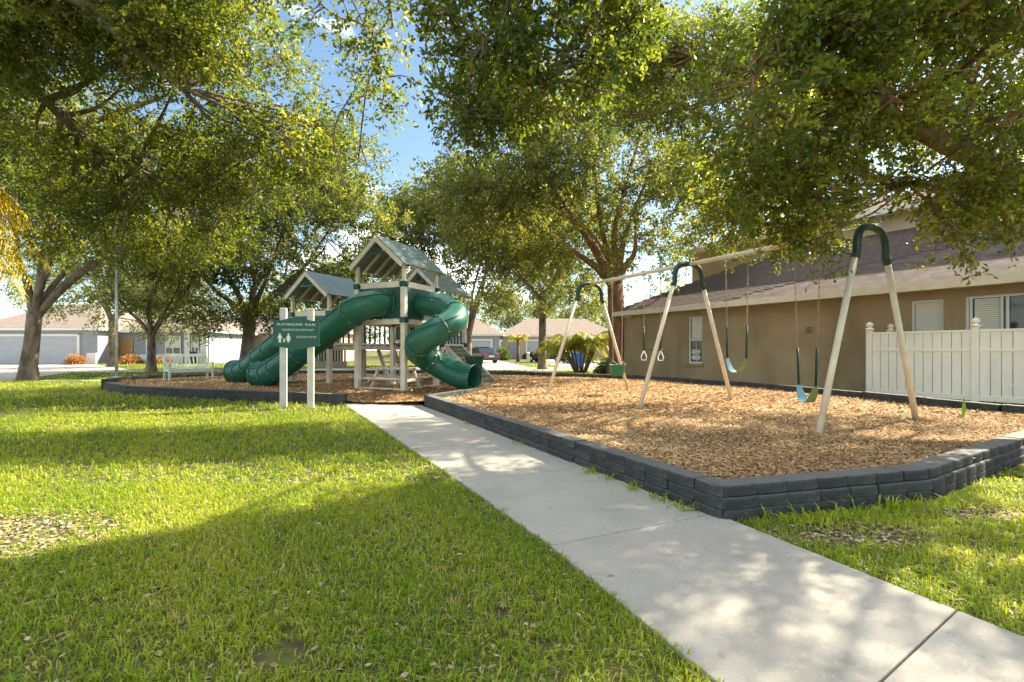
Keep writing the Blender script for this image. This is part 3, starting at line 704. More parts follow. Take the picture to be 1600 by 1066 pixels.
def window(s0, s1, z0, z1, kind):
    T = .10; w = None
    fm = MB()
    for (a, b, c, d) in ((s0, s0, z0, z1), (s1, s1, z0, z1)): fm.beam(hp(a+(.03 if a == s0 else -.03), T, c), hp(b+(.03 if a == s0 else -.03), T, d), .06, .07, up=HN)
    fm.beam(hp(s0+.06, T, z0+.03), hp(s1-.06, T, z0+.03), .07, .06); fm.beam(hp(s0+.06, T, z1-.03), hp(s1-.06, T, z1-.03), .07, .06)
    w = fm.build('window', 'whitetrim', hr)
    pb = hp((s0+s1)/2, T+.02, (z0+z1)/2)
    if kind == 'slider':
        MB().beam(hp(s0+.06, T+.03, (z0+z1)/2), hp(s1-.06, T+.03, (z0+z1)/2), .01, z1-z0-.12).build('pane', 'glass', w)
        for a, b in ((.10, .64), (.74, 1.9)):
            MB().beam(hp(s0+a, T-.01, z0+.06), hp(s0+a, T-.01, z1-.06), .05, .04, up=HN).beam(hp(s0+b, T-.01, z0+.06), hp(s0+b, T-.01, z1-.06), .05, .04, up=HN).build('sash', 'whitetrim', w)
        for k in range(40):
            z = z1-.10-k*.05
            if z < z0+.1: break
            MB().beam(hp(s0+.16, T+.012, z), hp(s0+.60, T+.012, z), .012, .042).build('blind_slat', 'blind', w)
    elif kind == 'blind':
        MB().beam(hp(s0+.06, T+.03, (z0+z1)/2), hp(s1-.06, T+.03, (z0+z1)/2), .01, z1-z0-.12).build('pane', 'glass', w)
        for k in range(29):
            z = z1-.09-k*.05
            if z < z0+.08: break
            MB().beam(hp(s0+.07, T+.015, z), hp(s1-.07, T+.015, z), .01, .046).build('blind_slat', 'blind', w)
    else:
        MB().beam(hp(s0+.06, T+.03, (z0+z1)/2), hp(s1-.06, T+.03, (z0+z1)/2), .01, z1-z0-.12).build('pane', 'glass', w)
        zm = (z0+z1)/2
        MB().beam(hp(s0+.06, T-.005, zm), hp(s1-.06, T-.005, zm), .05, .06).build('sash', 'whitetrim', w)
        MB().beam(hp(s0+.10, T+.012, zm+.45), hp(s1-.10, T+.012, zm+.45), .012, .80).build('curtain', 'blind', w)
        for k in (1, 2): MB().beam(hp(s0+.06, T, zm+.04+k*.29), hp(s1-.06, T, zm+.04+k*.29), .02, .02).build('muntin', 'whitetrim', w)
        MB().beam(hp((s0+s1)/2, T, z0+.06), hp((s0+s1)/2, T, z1-.06), .02, .02, up=HN).build('muntin', 'whitetrim', w)
        for k in range(6): MB().beam(hp(s0+.15+.10*(k % 3), T+.018, z0+.15+.22*(k//3)), hp(s0+.22+.10*(k % 3), T+.018, z0+.30+.22*(k//3)), .01, .16).build('curtain', 'blind', w)
        MB().beam(hp(s0-.08, -.02, z0-.05), hp(s1+.08, -.02, z0-.05), .12, .07).build('sill', 'stucco', w)
    MB().beam(hp(s0, T+.10, (z0+z1)/2), hp(s1, T+.10, (z0+z1)/2), .01, z1-z0).build('interior', 'dark', w)
for o_ in openings: window(*o_)
MB().lathe([(.09, 0), (.09, .02), (.05, .03)], (0, 0, 0), 10)
vt = MB().beam(hp(7.9, -.02, 1.83), hp(8.12, -.02, 1.83), .05, .18).build('vent', 'stucco', hr, bevel=.01)
for k in range(3): MB().beam(hp(7.93, -.05, 1.77+.06*k), hp(8.09, -.05, 1.77+.06*k), .02, .02).build('louvre', 'dark', vt)
# fascia + soffit + roof
OV = .45; PITCH = .50; RD = 4.6; RZ = EZ+.02
MB().beam(hp(-.5, -OV, RZ-.06), hp(HL+.5, -OV, RZ-.06), .03, .20).build('fascia', 'trim', hr)
MB().beam(hp(-.5, -OV/2+.02, RZ-.14), hp(HL+.5, -OV/2+.02, RZ-.14), OV-.02, .02).build('soffit', 'trim', hr)
MB().beam(hp(-.12, .02, EZ-.12), hp(.45, .02, EZ-.12), .06, .2).build('trim_board', 'trim', hr)
ez = RZ+.02; rzp = ez+(RD+OV)*PITCH; hipL = RD+OV
deckv = [hp(-.5, -OV, ez), hp(HL+.5, -OV, ez), hp(HL+.5-hipL, RD, rzp), hp(-.5+hipL, RD, rzp), hp(-.5, 2*RD+OV, ez), hp(HL+.5, 2*RD+OV, ez)]
rf = MB().add(deckv, [(0, 1, 2, 3), (0, 3, 4), (1, 5, 2), (3, 2, 5, 4)]).build('roof', 'shingle', hr)
# shingle tabs: the nearest as single pieces, the rest as one
sl_d = (hp(0, RD, rzp)-hp(0, -OV, ez)); SLN = sl_d.length; sl_d.normalize(); rn = HW.cross(sl_d); rn = rn if rn.z > 0 else -rn
row_h = .145; tab_w = .32
smesh = MB().add([(-tab_w/2+.006, 0, .004), (tab_w/2-.006, 0, .004), (tab_w/2-.006, row_h*1.25, .001), (-tab_w/2+.006, row_h*1.25, .001),
                  (-tab_w/2+.006, 0, .016), (tab_w/2-.006, 0, .016), (tab_w/2-.006, row_h*1.25, .004), (-tab_w/2+.006, row_h*1.25, .004)],
                 [(4, 5, 6, 7), (0, 1, 5, 4), (0, 4, 7, 3), (1, 2, 6, 5)]).mesh('shingle', 'shingle')
M['shA'] = mat('shingle_plum', (.11, .082, .075), .95, .15, (.16, .12, .11), 12, .4, 150)
M['shB'] = mat('shingle_dark', (.085, .062, .057), .95, .15, (.13, .096, .088), 12, .4, 150)
smB = smesh.copy(); smB.materials[0] = M['shB']; smC = smesh.copy(); smC.materials[0] = M['shA']
tabs = []; rest = MB(); basem = Matrix((HW, sl_d, rn)).transposed()
if basem.determinant() < 0: basem = Matrix((-HW, sl_d, rn)).transposed()
for r in range(int(SLN/row_h)):
    d_ = r*row_h; lo_ = -.5+d_*math.cos(math.atan(PITCH)); hi_ = HL+.5-d_*math.cos(math.atan(PITCH))
    n = int((hi_-lo_)/tab_w)
    for k in range(n):
        s_ = lo_+(k+.5+(.5 if r % 2 else 0))*tab_w
        if s_ > hi_-.1: continue
        p = hp(s_, -OV, ez)+sl_d*d_+rn*random.uniform(.001, .005)
        scr = 800+740*p.x/p.y
        tabs.append((0 if scr > 1610 else 1/p.length, p))
tabs.sort(key=lambda t: -t[0])
for i, (w_, p) in enumerate(tabs):
    if i < 300:
        o = bpy.data.objects.new('shingle', random.choice((smesh, smB, smC))); COL.objects.link(o); o.parent = rf
        o.matrix_local = Matrix.Translation(p-hr.location) @ basem.to_4x4()
    else:
        rest.add([basem @ v.co + p for v in smesh.vertices], [tuple(f.vertices) for f in smesh.polygons])
ro = rest.build('shingle_field', 'shA', rf); ro['kind'] = 'stuff'
# raised rear volume with its own roof
up = empty('upper_house_block', (*hp(12, 6.6, 0).xy, 0), 0, 'beige raised block with white eave rising behind the brown roof', 'house')
def upbox(s0, s1, d0, d1, z0, z1, m, nm): 
    mb = MB(); mb.prism([(s0, d0), (s1, d0), (s1, d1), (s0, d1)], H0+ZU*z0, HW, -HN, ZU, z1-z0); return mb.build(nm, m, up)
upbox(.2, 12.3, 4.5, 10, .0, 5.95, 'stucco2', 'wall')
upbox(-.2, 12.7, 4.05, 10.4, 5.951, 6.12, 'whitetrim', 'fascia')
MB().add([hp(-.2, 4.05, 6.125), hp(12.7, 4.05, 6.125), hp(9.6, 7.2, 7.4), hp(2.9, 7.2, 7.4), hp(-.2, 10.4, 6.125), hp(12.7, 10.4, 6.125)], [(0, 1, 2, 3), (0, 3, 4), (1, 5, 2), (3, 2, 5, 4)]).build('roof', 'shingle', up)

# ------------------------------------------------------------------ vinyl fence
FO = Vector((9.29, 12.3, 0)); fn = empty('vinyl_fence', (*FO.xy, 0), 0, 'white vinyl privacy fence with ball-capped posts beside the brown house', 'fence')
def fpost(p):
    po = MB().box(p+ZU*.86, (.127, .127, 1.72), math.atan2(HW.y, HW.x)).build('post', 'vinyl', fn, bevel=.006)
    cpz = MB().lathe([(.098, 1.72), (.098, 1.75), (.075, 1.765), (.05, 1.78), (.052, 1.79), (.078, 1.825), (.08, 1.85), (.062, 1.89), (.03, 1.915), (.004, 1.925)], (p.x, p.y, 0), 16).build('post_cap', 'vinyl', po, True)
def fpanel(a, b):
    d = (b-a).normalized(); L = (b-a).length-.127; s = a+d*.0635; n = max(3, round(L/.175)); w = L/n
    for z, h in ((.13, .12), (1.20, .07), (1.63, .05)): MB().beam(s+ZU*z, s+d*L+ZU*z, .05, h).build('rail', 'vinyl', fn, bevel=.004)
    for k in range(n):
        p = s+d*(w*(k+.5))
        MB().beam(p+ZU*.07, p+ZU*1.17, .022, w-.012, up=d).build('board', 'vinyl', fn, bevel=.003)
        MB().beam(p+ZU*1.233, p+ZU*1.61, .022, w-.012, up=d).build('board', 'vinyl', fn, bevel=.003)
pp = [FO+HW*2.03*k for k in range(5)]
for p in pp: fpost(p)
for a, b in zip(pp[:-1], pp[1:]): fpanel(a, b)
rp = FO-HN*1.25; fpost(rp); fpanel(FO, rp)

# ------------------------------------------------------------------ trees
def leaf_verts(P, axis, nrm, L, w, hexa):
    side = unit(np.cross(axis, nrm)); L = L[:, None]; w = w[:, None]; ax = axis
    dn_ = unit(np.cross(side, axis))
    if hexa:
        cup = dn_*(w*.25)
        return np.stack([P, P+ax*L*.33+side*w*.46+cup, P+ax*L*.70+side*w*.42+cup, P+ax*L, P+ax*L*.70-side*w*.42+cup, P+ax*L*.33-side*w*.46+cup], 1).reshape(-1, 3)
    return np.stack([P, P+ax*L*.55+side*w*.5, P+ax*L, P+ax*L*.55-side*w*.5], 1).reshape(-1, 3)
def foliage(bases, outs, per, tl, L, hexa, tone=None, droop=.35):
    """twigs at bases pointing along outs, `per` leaves each"""
    n = len(bases); d = unit(outs+rng.normal(0, .55, (n, 3))+np.array([0, 0, -droop])); tl = tl*rng.uniform(.6, 1.3, n)
    t = rng.random((n, per)); B = bases[:, None, :]+d[:, None, :]*(t*tl[:, None])[..., None]+rng.normal(0, .028*L/.06, (n, per, 3))
    ax = unit(d[:, None, :]*.8+rng.normal(0, .7, (n, per, 3))); nr = unit(rng.normal(0, .6, (n, per, 3))+np.array([.2, .1, .75]))
    N = n*per; Ls = (L*rng.uniform(.65, 1.25, N))
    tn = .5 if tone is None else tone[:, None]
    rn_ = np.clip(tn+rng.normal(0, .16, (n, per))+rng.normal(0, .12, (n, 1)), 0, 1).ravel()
    return leaf_verts(B.reshape(-1, 3), ax.reshape(-1, 3), nr.reshape(-1, 3), Ls, Ls*rng.uniform(.42, .58, N), hexa), rn_, d, tl
class Tree:
    def __init__(s, name, label, base, bark='bark', leaf='leaf', group='live oaks around the playground', hexa=True, L=.06):
        s.root = empty(name, (base[0], base[1], 0), 0, label, 'tree', group); s.wood = MB(); s.lv = []; s.rn = []; s.bark = bark; s.leaf = leaf; s.hexa = hexa; s.L = L; s.nodes = []
    def limb(s, pts, r0, r1, n=9, sub=5, wob=.0):
        path = bez(pts, sub); m_ = len(path); rad = [r0+(r1-r0)*(i/(m_-1))**.8 for i in range(m_)]
        path = [p+Vector(rng.normal(0, wob, 3)) if 0 < i < m_-1 else p for i, p in enumerate(path)]
        s.wood.tube(path, rad, n); s.nodes += list(zip(path, rad)); return path
    def clump(s, c, rad, twigs, per=26, tl=.42, br=True, tone=.5, sub=8, droop=.35):
        c = np.array(c, float); rad = np.array(rad, float)
        q = unit(rng.normal(0, 1, (twigs, 3)))*(rng.random((twigs, 1))**.42)
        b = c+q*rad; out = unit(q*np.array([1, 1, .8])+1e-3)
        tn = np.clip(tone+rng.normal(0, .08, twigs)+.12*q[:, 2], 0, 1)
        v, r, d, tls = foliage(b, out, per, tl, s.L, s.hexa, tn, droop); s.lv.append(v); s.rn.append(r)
        C = Vector(c)
        if br and s.nodes:
            nd = min(s.nodes, key=lambda t: (t[0]-C).length_squared+(4 if t[0].z > C.z+.8 else 0))
            p = nd[0]; r0 = min(nd[1]*.7, .05+.0*rad[0]); mid_ = p.lerp(C, .5)+Vector(rng.normal(0, .06*(C-p).length+.01, 3))
            pth = bez([p, mid_, C], 4); s.wood.tube(pth, [max(.012, r0*(1-.75*i/(len(pth)-1))) for i in range(len(pth))], 6)
            for i in range(min(sub, twigs)):
                e = Vector(b[i]); e2 = e+Vector(d[i])*tls[i]*.9; mm_ = C.lerp(e, .55)+Vector(rng.normal(0, .06*(e-C).length, 3)); st = pth[-1-(i % 3)]
                s.wood.tube([st, mm_, e, e2], [.013, .009, .006, .003], 4, False)
    def finish(s):
        tr = s.wood.build('trunk', s.bark, s.root, True)
        o = npmesh('crown', np.concatenate(s.lv), 6 if s.hexa else 4, s.leaf, np.concatenate(s.rn)); attach(o, s.root); return s.root
def px(x, y, Y):   # a direction of the photo at a chosen distance
    return Vector(((x-800)*Y/740, Y, 1.2+(547-y)*Y/740))
def oak(label, base, fork, tr, cc, cr, nclump, twigs, bark='bark', leaf='leaf2', L=.10, per=22, clr=.30, tone=.5, limbs=6, hexa=False, tl=.55, group='live oaks around the playground', seed=1, low=-.55, name='oak_tree'):
    rg = random.Random(seed); T = Tree(name, label, base, bark, leaf, group, hexa, L); b = Vector((*base[:2], 0)); f = Vector(fork)
    lean = (f-b); T.wood.tube([b-ZU*.1, b+ZU*.12, b+ZU*.45+lean*.05, b+lean*.55, f], [tr*1.7, tr*1.35, tr*1.08, tr*.95, tr*.9], 12); cc = Vector(cc); cr = Vector(cr); T.nodes = [(f, tr*.8)]
    for k in range(limbs):
        an = 2*math.pi*(k+rg.uniform(-.25, .25))/limbs; el = rg.uniform(.1, .9)
        e = cc+Vector((math.cos(an)*cr.x*.62*(1-.3*el), math.sin(an)*cr.y*.62*(1-.3*el), cr.z*(.1+.5*el)-cr.z*.2))
        m1 = f.lerp(e, .45)+Vector((rg.uniform(-.1, .1)*cr.x, rg.uniform(-.1, .1)*cr.y, -.05*cr.z+rg.uniform(0, .12)*cr.z))
        T.limb([f-ZU*.15, f.lerp(m1, .4)+ZU*.1, m1, e], tr*.62, .05, 8, 5)
    for k in range(nclump):
        g = (k+.5)/nclump; zc = low+(1-low)*(1-(1-g)**.9) if False else rg.uniform(low, .92); an = rg.uniform(0, 2*math.pi); rr_ = math.sqrt(max(.05, 1-zc*zc))*rg.uniform(.55, .95)
        if rg.random() < .2: rr_ *= .4
        c = cc+Vector((math.cos(an)*rr_*cr.x, math.sin(an)*rr_*cr.y, zc*cr.z*.9)); s_ = clr*rg.uniform(.7, 1.25)
        if c.z-cr.z*s_*.8 < f.z+cr.z*.32 and math.hypot(c.x-f.x, c.y-f.y) < cr.x*.42: continue      # open underside round the fork
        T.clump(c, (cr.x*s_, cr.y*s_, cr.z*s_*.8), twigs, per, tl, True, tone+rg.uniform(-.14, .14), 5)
    return T.finish()

# big oak behind the swings
oak('large spreading live oak with reddish forked trunk behind the swing frame', (4.95, 22), (4.75, 21.8, 4.2), .41, (2.7, 20.6, 8.2), (6.4, 5.5, 5.5), 66, 100, 'barkred', 'leaf2', .135, 24, .27, .52, 8, seed=3, low=-.84)
oak('live oak with straight grey trunk between the far driveways', (1.9, 29.6), (1.9, 29.5, 4.2), .24, (1.6, 29.5, 7.6), (5.2, 4.2, 4.8), 32, 75, 'bark', 'leaf2', .19, 20, .3, .5, 5, seed=5, low=-.95)
oak('twin-trunk oak standing before the grey garage house', (-3.4, 36), (-3.3, 36, 2.2), .30, (-3.6, 35.6, 8.6), (7.4, 5, 6.4), 44, 75, 'bark', 'leaf2', .24, 20, .28, .5, 6, seed=8, low=-.92)
oak('broad dark-limbed oak behind the straight tube slides', (-15.7, 28), (-15.5, 28, 3.0), .36, (-14.2, 27, 7.3), (7.6, 5, 5.4), 54, 80, 'bark', 'leaf2', .19, 22, .26, .46, 7, seed=11, low=-.9)
oak('thick pale-barked oak at the lawn edge before the garage', (-19.0, 18.6), (-18.75, 18.6, 2.6), .26, (-17.2, 19.4, 7.4), (6.0, 4.2, 4.0), 40, 80, 'bark', 'leaf2', .14, 22, .27, .5, 6, seed=15, low=-.6)
oak('small low-forked oak behind the slatted bench', (-19.8, 26), (-19.8, 26, 2.0), .20, (-19.0, 25.6, 4.7), (4.6, 3.2, 3.0), 30, 60, 'bark', 'leaf2', 0.13, 20, .3, .55, 5, seed=21, low=-.85)
oak('slender oak standing by the wooden house door', (-28.7, 34), (-28.7, 34, 3.4), .24, (-28, 33, 6.2), (6.5, 4.5, 4.8), 34, 60, 'bark', 'leaf2', 0.17, 18, .3, .48, 5, seed=25, low=-.95)
far_labels = [(-48, 62, 'tall oak rising behind the white garage roof'), (-30, 66, 'dense oak rising behind the pale grey house'), (-19, 58, 'rounded oak behind the beige house wall'), (-10, 78, 'distant oak between the two house roofs'), (9, 84, 'distant oak above the beige garage roof'), (24, 60, 'distant oak beyond the brown house corner'), (-66, 50, 'distant oak beyond the garage driveway'), (-58, 74, 'bushy oak far behind the garage roof ridge'), (-40, 80, 'tall distant oak between the grey houses'), (1, 92, 'far pale oak behind the small palm'), (-22, 88, 'far oak above the peach house roof'), (16, 96, 'far oak over the beige house ridge')]
for i, (x, y, lb) in enumerate(far_labels):
    h = 9+(i*37 % 5); oak(lb, (x, y), (x, y, 3), .3, (x, y, h*.55), (7+i % 3, 5, h*.5), 22, 55, 'bark', 'leaf2', .36, 12, .36, .45, 4, seed=40+i, tl=.8, low=-.9, group='far background oaks')

# overhanging tree on the left (trunk outside the picture)
T = Tree('oak_tree', 'oak whose leafy limbs hang over the lawn beside the yellow palm', (-10.5, 6.0), 'bark', 'leaf', L=.072, hexa=False)
T.wood.tube([(-10.5, 6, -.1), (-10.5, 6, .3), (-10.4, 6, 2), (-10.2, 6.05, 3.6)], [.6, .45, .38, .36], 12)
f = Vector((-10.2, 6.05, 3.5)); T.nodes = [(f, .3)]
T.limb([f, (-8.6, 6.2, 6.0), px(85, -15, 6.6), px(190, 60, 6.9), px(280, 135, 7.2)], .22, .04)
T.limb([f, (-9.3, 7.2, 4.9), px(20, 120, 8.2), px(150, 230, 8.8), px(300, 300, 9.4)], .2, .04)
T.limb([f, (-8.5, 5.6, 7.4), px(330, -160, 6.2), px(480, -110, 6.2), px(560, -60, 6.2)], .14, .02)
T.limb([px(500, -100, 6.2), px(560, 20, 6.2), px(590, 90, 6.3)], .02, .006)
T.limb([f, (-10.2, 8, 5.6), px(90, 200, 10.5), px(260, 150, 11)], .2, .04)
rg = random.Random(5)
spots = []
for i in range(330):
    x = rg.uniform(-120, 600); y = rg.uniform(-150, 400)
    lim = 400-.55*max(0, x-350) if x > 350 else 395
    if y > lim or x > np.interp(y, [-150, 0, 100, 200, 300, 400], [440, 428, 465, 555, 575, 520]): continue
    if x < 75 and y > 255: continue
    # open gaps as in the photo
    if (60 < x < 200 and 130 < y < 190) or (360 < x < 460 and 260 < y < 360 and rg.random() < .5): continue
    Y = 6.2+2.6*rg.random()+max(0, y)*.008
    spots.append((x, y, Y))
for x, y, Y in spots:
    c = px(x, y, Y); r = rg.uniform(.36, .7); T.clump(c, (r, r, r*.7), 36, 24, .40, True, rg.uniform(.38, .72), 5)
for x, y, Y in ((500, 5, 5.6), (545, 30, 5.6), (600, 60, 5.8), (560, 90, 6), (610, 10, 5.6), (590, -30, 5.6), (610, 120, 6), (595, 170, 6.4), (570, 150, 6.3), (560, 250, 7), (540, 300, 8)):
    T.clump(px(x, y, Y), (.30, .3, .26), 13, 20, .32, True, rg.uniform(.45, .7), 2)
T.finish()

# overhanging tree on the right
T = Tree('oak_tree', 'oak whose heavy limb and low leaves hang over the swing frame', (11.4, 5.6), 'barkred', 'leaf', L=.072, hexa=False)
T.wood.tube([(11.4, 5.6, -.1), (11.4, 5.6, .3), (11.2, 5.7, 1.8), (10.6, 5.9, 3.0)], [.6, .45, .38, .34], 12)
f = Vector((10.6, 5.9, 2.9)); T.nodes = [(f, .3)]
T.limb([f, px(1680, 310, 6.7), px(1560, 262, 6.5), px(1440, 205, 6.3), px(1350, 150, 6.2), px(1270, 110, 6.1), px(1180, 95, 6.0)], .22, .045)
T.limb([px(1350, 150, 6.2), px(1335, 90, 6.2), px(1340, 20, 6.3), px(1320, -60, 6.4)], .09, .03)
T.limb([px(1285, 118, 6.1), px(1275, 70, 6.2), px(1240, -10, 6.3)], .08, .03)
T.limb([f, (9.6, 7.6, 4.4), px(1380, 160, 9.4), px(1230, 120, 9.8), px(1080, 90, 10.2)], .2, .04)
T.limb([f, (10.4, 5.6, 5), px(1600, 60, 7), px(1500, -40, 7)], .2, .04)
T.limb([px(1560, 262, 6.5), px(1480, 280, 6.2), px(1420, 290, 6.0)], .07, .02)
rg = random.Random(9); n = 0
def shade_at(c):
    sx, sy = c[0]-1.12*c[2], c[1]-.62*c[2]
    if sx < -.4: fore = sy < 2.1+1.16*(sx+2.5)
    else: fore = sy < 4.35
    corner = 1.3 < sx < 4.2 and 4.0 < sy < 5.4
    band = sy > 5.6
    return fore or corner or band
while n < 138:
    x = rg.uniform(985, 1680); y = rg.uniform(-140, 400)
    bot = np.interp(x, [985, 1050, 1150, 1220, 1300, 1350, 1400, 1480, 1520, 1680], [150, 230, 320, 350, 300, 255, 235, 300, 325, 330])
    if y > bot: continue
    if 1400 < x < 1600 and 20 < y < 150 and rg.random() < .45: continue
    ok = False
    for _ in range(12):
        Y = rg.uniform(4.9, 6.9) if rg.random() < .6 else rg.uniform(9.0, 11.5)
        if Y > 8 and y > 270: continue
        if shade_at(px(x, y, Y)): ok = True; break
    if not ok: continue
    near = Y < 8
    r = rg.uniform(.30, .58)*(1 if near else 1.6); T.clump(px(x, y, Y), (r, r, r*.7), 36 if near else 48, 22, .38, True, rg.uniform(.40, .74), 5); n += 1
n = 0
while n < 40:      # the part of the crown above and right of the picture
    c = (rg.uniform(3.8, 11), rg.uniform(4.2, 8.5), rg.uniform(4.8, 8))
    if 1.2+.74*c[1] > c[2]+.3 and 800+740*c[0]/c[1] < 1600: continue
    if not shade_at(c) or c[1]-.62*c[2] > 5: continue
    r = rg.uniform(.5, .85); T.clump(c, (r, r, r*.7), 34, 20, .42, True, rg.uniform(.35, .68), 3); n += 1
for x, y, Y in ((1285, 345, 5.6), (1250, 345, 5.7), (1225, 375, 5.8), (1195, 350, 6), (1310, 300, 5.6), (1275, 385, 5.6), (1480, 340, 5.6), (1500, 375, 5.6), (1520, 330, 5.6), (1455, 300, 5.6), (1575, 350, 5.8), (1585, 310, 5.8), (1545, 300, 5.7), (1420, 275, 5.7)):
    T.clump(px(x, y, Y), (.26, .26, .22), 14, 20, .30, True, rg.uniform(.6, .85), 5)
for i in range(34):
    x = rg.uniform(960, 1230); y = rg.uniform(20, 260 if x > 1050 else 190); r = rg.uniform(.5, .9)
    T.clump(px(x, y, rg.uniform(10, 12.2)), (r, r, r*.7), 40, 22, .42, True, rg.uniform(.35, .6), 4)
for i in range(17):
    x = rg.uniform(1085, 1330); y = rg.uniform(300, 395); r = rg.uniform(.3, .5)
    T.clump(px(x, y, rg.uniform(9.8, 11.2)), (r, r, r*.7), 30, 22, .4, True, rg.uniform(.4, .7), 4)
T.finish()

# tree behind the viewer whose twigs hang into the top
T = Tree('oak_tree', 'oak whose hanging leafy twigs dangle above the tower roofs', (5.4, -3.0), 'bark', 'leaf', L=.062)
T.wood.tube([(5.4, -3, -.1), (5.4, -3, .3), (5.3, -2.9, 2), (5.0, -2.6, 3.8)], [.5, .36, .3, .28], 12)
f = Vector((5.0, -2.6, 3.7)); T.nodes = [(f, .25)]
T.limb([f, (3.6, 0, 6.0), px(930, -160, 4.4), px(820, -40, 4.7), px(760, 60, 4.9)], .2, .02)
T.limb([(3.6, 0, 6.0), (2.6, 2.6, 6.2), px(1000, -60, 5.0), px(900, 60, 5.2), px(850, 150, 5.3)], .12, .02)
rg = random.Random(14); n = 0
while n < 84:
    x = rg.uniform(675, 1010); y = rg.uniform(-110, 215)
    if y > np.interp(x, [675, 700, 760, 850, 930, 1010], [160, 185, 205, 215, 150, 100]): continue
    Y = rg.uniform(4.6, 5.6); r = rg.uniform(.16, .30); T.clump(px(x, y, Y), (r, r, r*.8), 15, 18, .28, True, rg.uniform(.3, .6), 4); n += 1
T.finish()

# ------------------------------------------------------------------ palms
def palm_frond(p, d, L, lw, n, droop, ll):
    """returns leaflet quads + rachis pts"""
    t = np.linspace(0, 1, n); d = np.array(d, float); up_ = np.array([0, 0, 1.])
    h = unit(np.array([d[0], d[1], 0.])+1e-6); pts = np.array(p)+np.outer(t*L, d)+np.outer(-droop*L*t**2.2, up_)
    tang = unit(np.gradient(pts, axis=0)); side = unit(np.cross(tang, up_)); vs = []
    for s in (-1, 1):
        le = ll*np.sin(np.pi*np.clip(t*.9+.08, 0, 1))**.6*rng.uniform(.8, 1.1, n)
        a = unit(side*s*.75+tang*.55+np.stack([np.zeros(n), np.zeros(n), rng.uniform(-.75, -.15, n)], 1)); wv = np.cross(a, tang); w = unit(np.cross(a, unit(wv)))*lw
        b = pts; mid_ = b+a*(le*.5)[:, None]+np.array([0, 0, -.02]); tip = b+a*le[:, None]+np.outer(le*.32, [0, 0, -1])
        vs.append(np.stack([b-w*.5, b+w*.5, mid_+w*.55, mid_-w*.55], 1)); vs.append(np.stack([mid_-w*.55, mid_+w*.55, tip+w*.08, tip-w*.08], 1))
    return np.concatenate(vs).reshape(-1, 3), pts
def palm(label, base, stems, h, nf, L, m, lw=.03, n=40, ll=.5, droop=.6, name='palm_tree', spread=.4, rmin=0., cutx=None, group=None):
    root = empty(name, (base[0], base[1], 0), 0, label, 'palm', group); wood = MB(); lv = []
    for s in range(stems):
        an = 2*math.pi*s/max(1, stems)+.4; b = Vector((base[0]+math.cos(an)*.25*(stems > 1), base[1]+math.sin(an)*.25*(stems > 1), 0)); hh = h*rng.uniform(.7, 1.05)
        top = b+Vector((math.cos(an)*spread*(stems > 1), math.sin(an)*spread*(stems > 1), hh)); r = .05 if stems > 1 else .16
        wood.tube([b, b.lerp(top, .5), top], [r*1.2, r, r*.8], 8)
        for k in range(nf):
            a = 2*math.pi*(k+rng.random()*.6)/nf; e = rng.uniform(.1, 1.1); d = unit(np.array([math.cos(a), math.sin(a), e]))
            v, pts = palm_frond(np.array(top), d, L*rng.uniform(.75, 1.1), lw, n, droop*rng.uniform(.7, 1.3), ll); lv.append(v); wood.tube([tuple(q) for q in pts[::6]], [.014*(1-.7*i/len(pts[::6])) for i in range(len(pts[::6]))], 4, False)
    wood.build('trunk', 'bark', root, True); V_ = np.concatenate(lv); o = npmesh('fronds', V_, 4, m, np.clip(rng.normal(.5, .25, len(V_)//4), 0, 1)); attach(o, root); return root
palm('yellow-fronded palm at the edge of the lawn', (-12.35, 9.4), 1, 5.1, 28, 2.5, 'frondy', .03, 60, .9, 1.05)
palm('bushy yellow-green areca palm clump beside the big oak trunk', (3.55, 24.6), 9, 1.7, 9, 1.7, 'frond', .035, 30, .42, .6, spread=.7)
palm('small feathery palm before the beige garage wall', (.6, 48), 1, 2.3, 12, 1.7, 'frond', .05, 26, .5, .6)

# ------------------------------------------------------------------ shrubs
def shrub(name, label, loc, r, h, m, n=900, L=.09, group=None):
    root = empty(name, loc, 0, label, 'shrub', group)
    q = unit(rng.normal(0, 1, (n, 3))); q[:, 2] = np.abs(q[:, 2]); b = q*np.array([r, r, h])*(rng.random((n, 1))**.4)+np.array(loc)
    v, rr_, _, _ = foliage(b, q, 4, .12, L, False); o = npmesh('foliage', v, 4, m, rr_); attach(o, root)
    mb = MB()
    for k in range(5): mb.tube([Vector(loc), Vector(loc)+Vector((rng.normal(0, r*.4), rng.normal(0, r*.4), h*.7))], [.02, .008], 5)
    mb.build('stem', 'bark', root)
shrub('shrub', 'bright green clump of strappy leaves under the areca palm', (5.0, 23.4, 0), .9, .8, 'shrub', 900, .14)
shrub('shrub', 'rust-red shrub beside the garage corner', (-35.6, 38.6, 0), .6, .8, 'rust', 400, .16)
shrub('shrub', 'orange shrub before the wooden house door', (-32.3, 40.2, 0), .8, .7, 'rust', 400, .16)
shrub('shrub', 'low rust shrub under the grey house windows', (-29.6, 40.2, 0), .6, .6, 'rust', 300, .16)
shrub('shrub', 'dark green rounded hedge shrub by the far driveway', (6.0, 42, 0), 1.3, 1.3, 'shrub', 700, .2)
shrub('shrub', 'olive shrub against the beige garage wall', (-1.1, 55, 0), .9, 1.6, 'shrub', 500, .2)

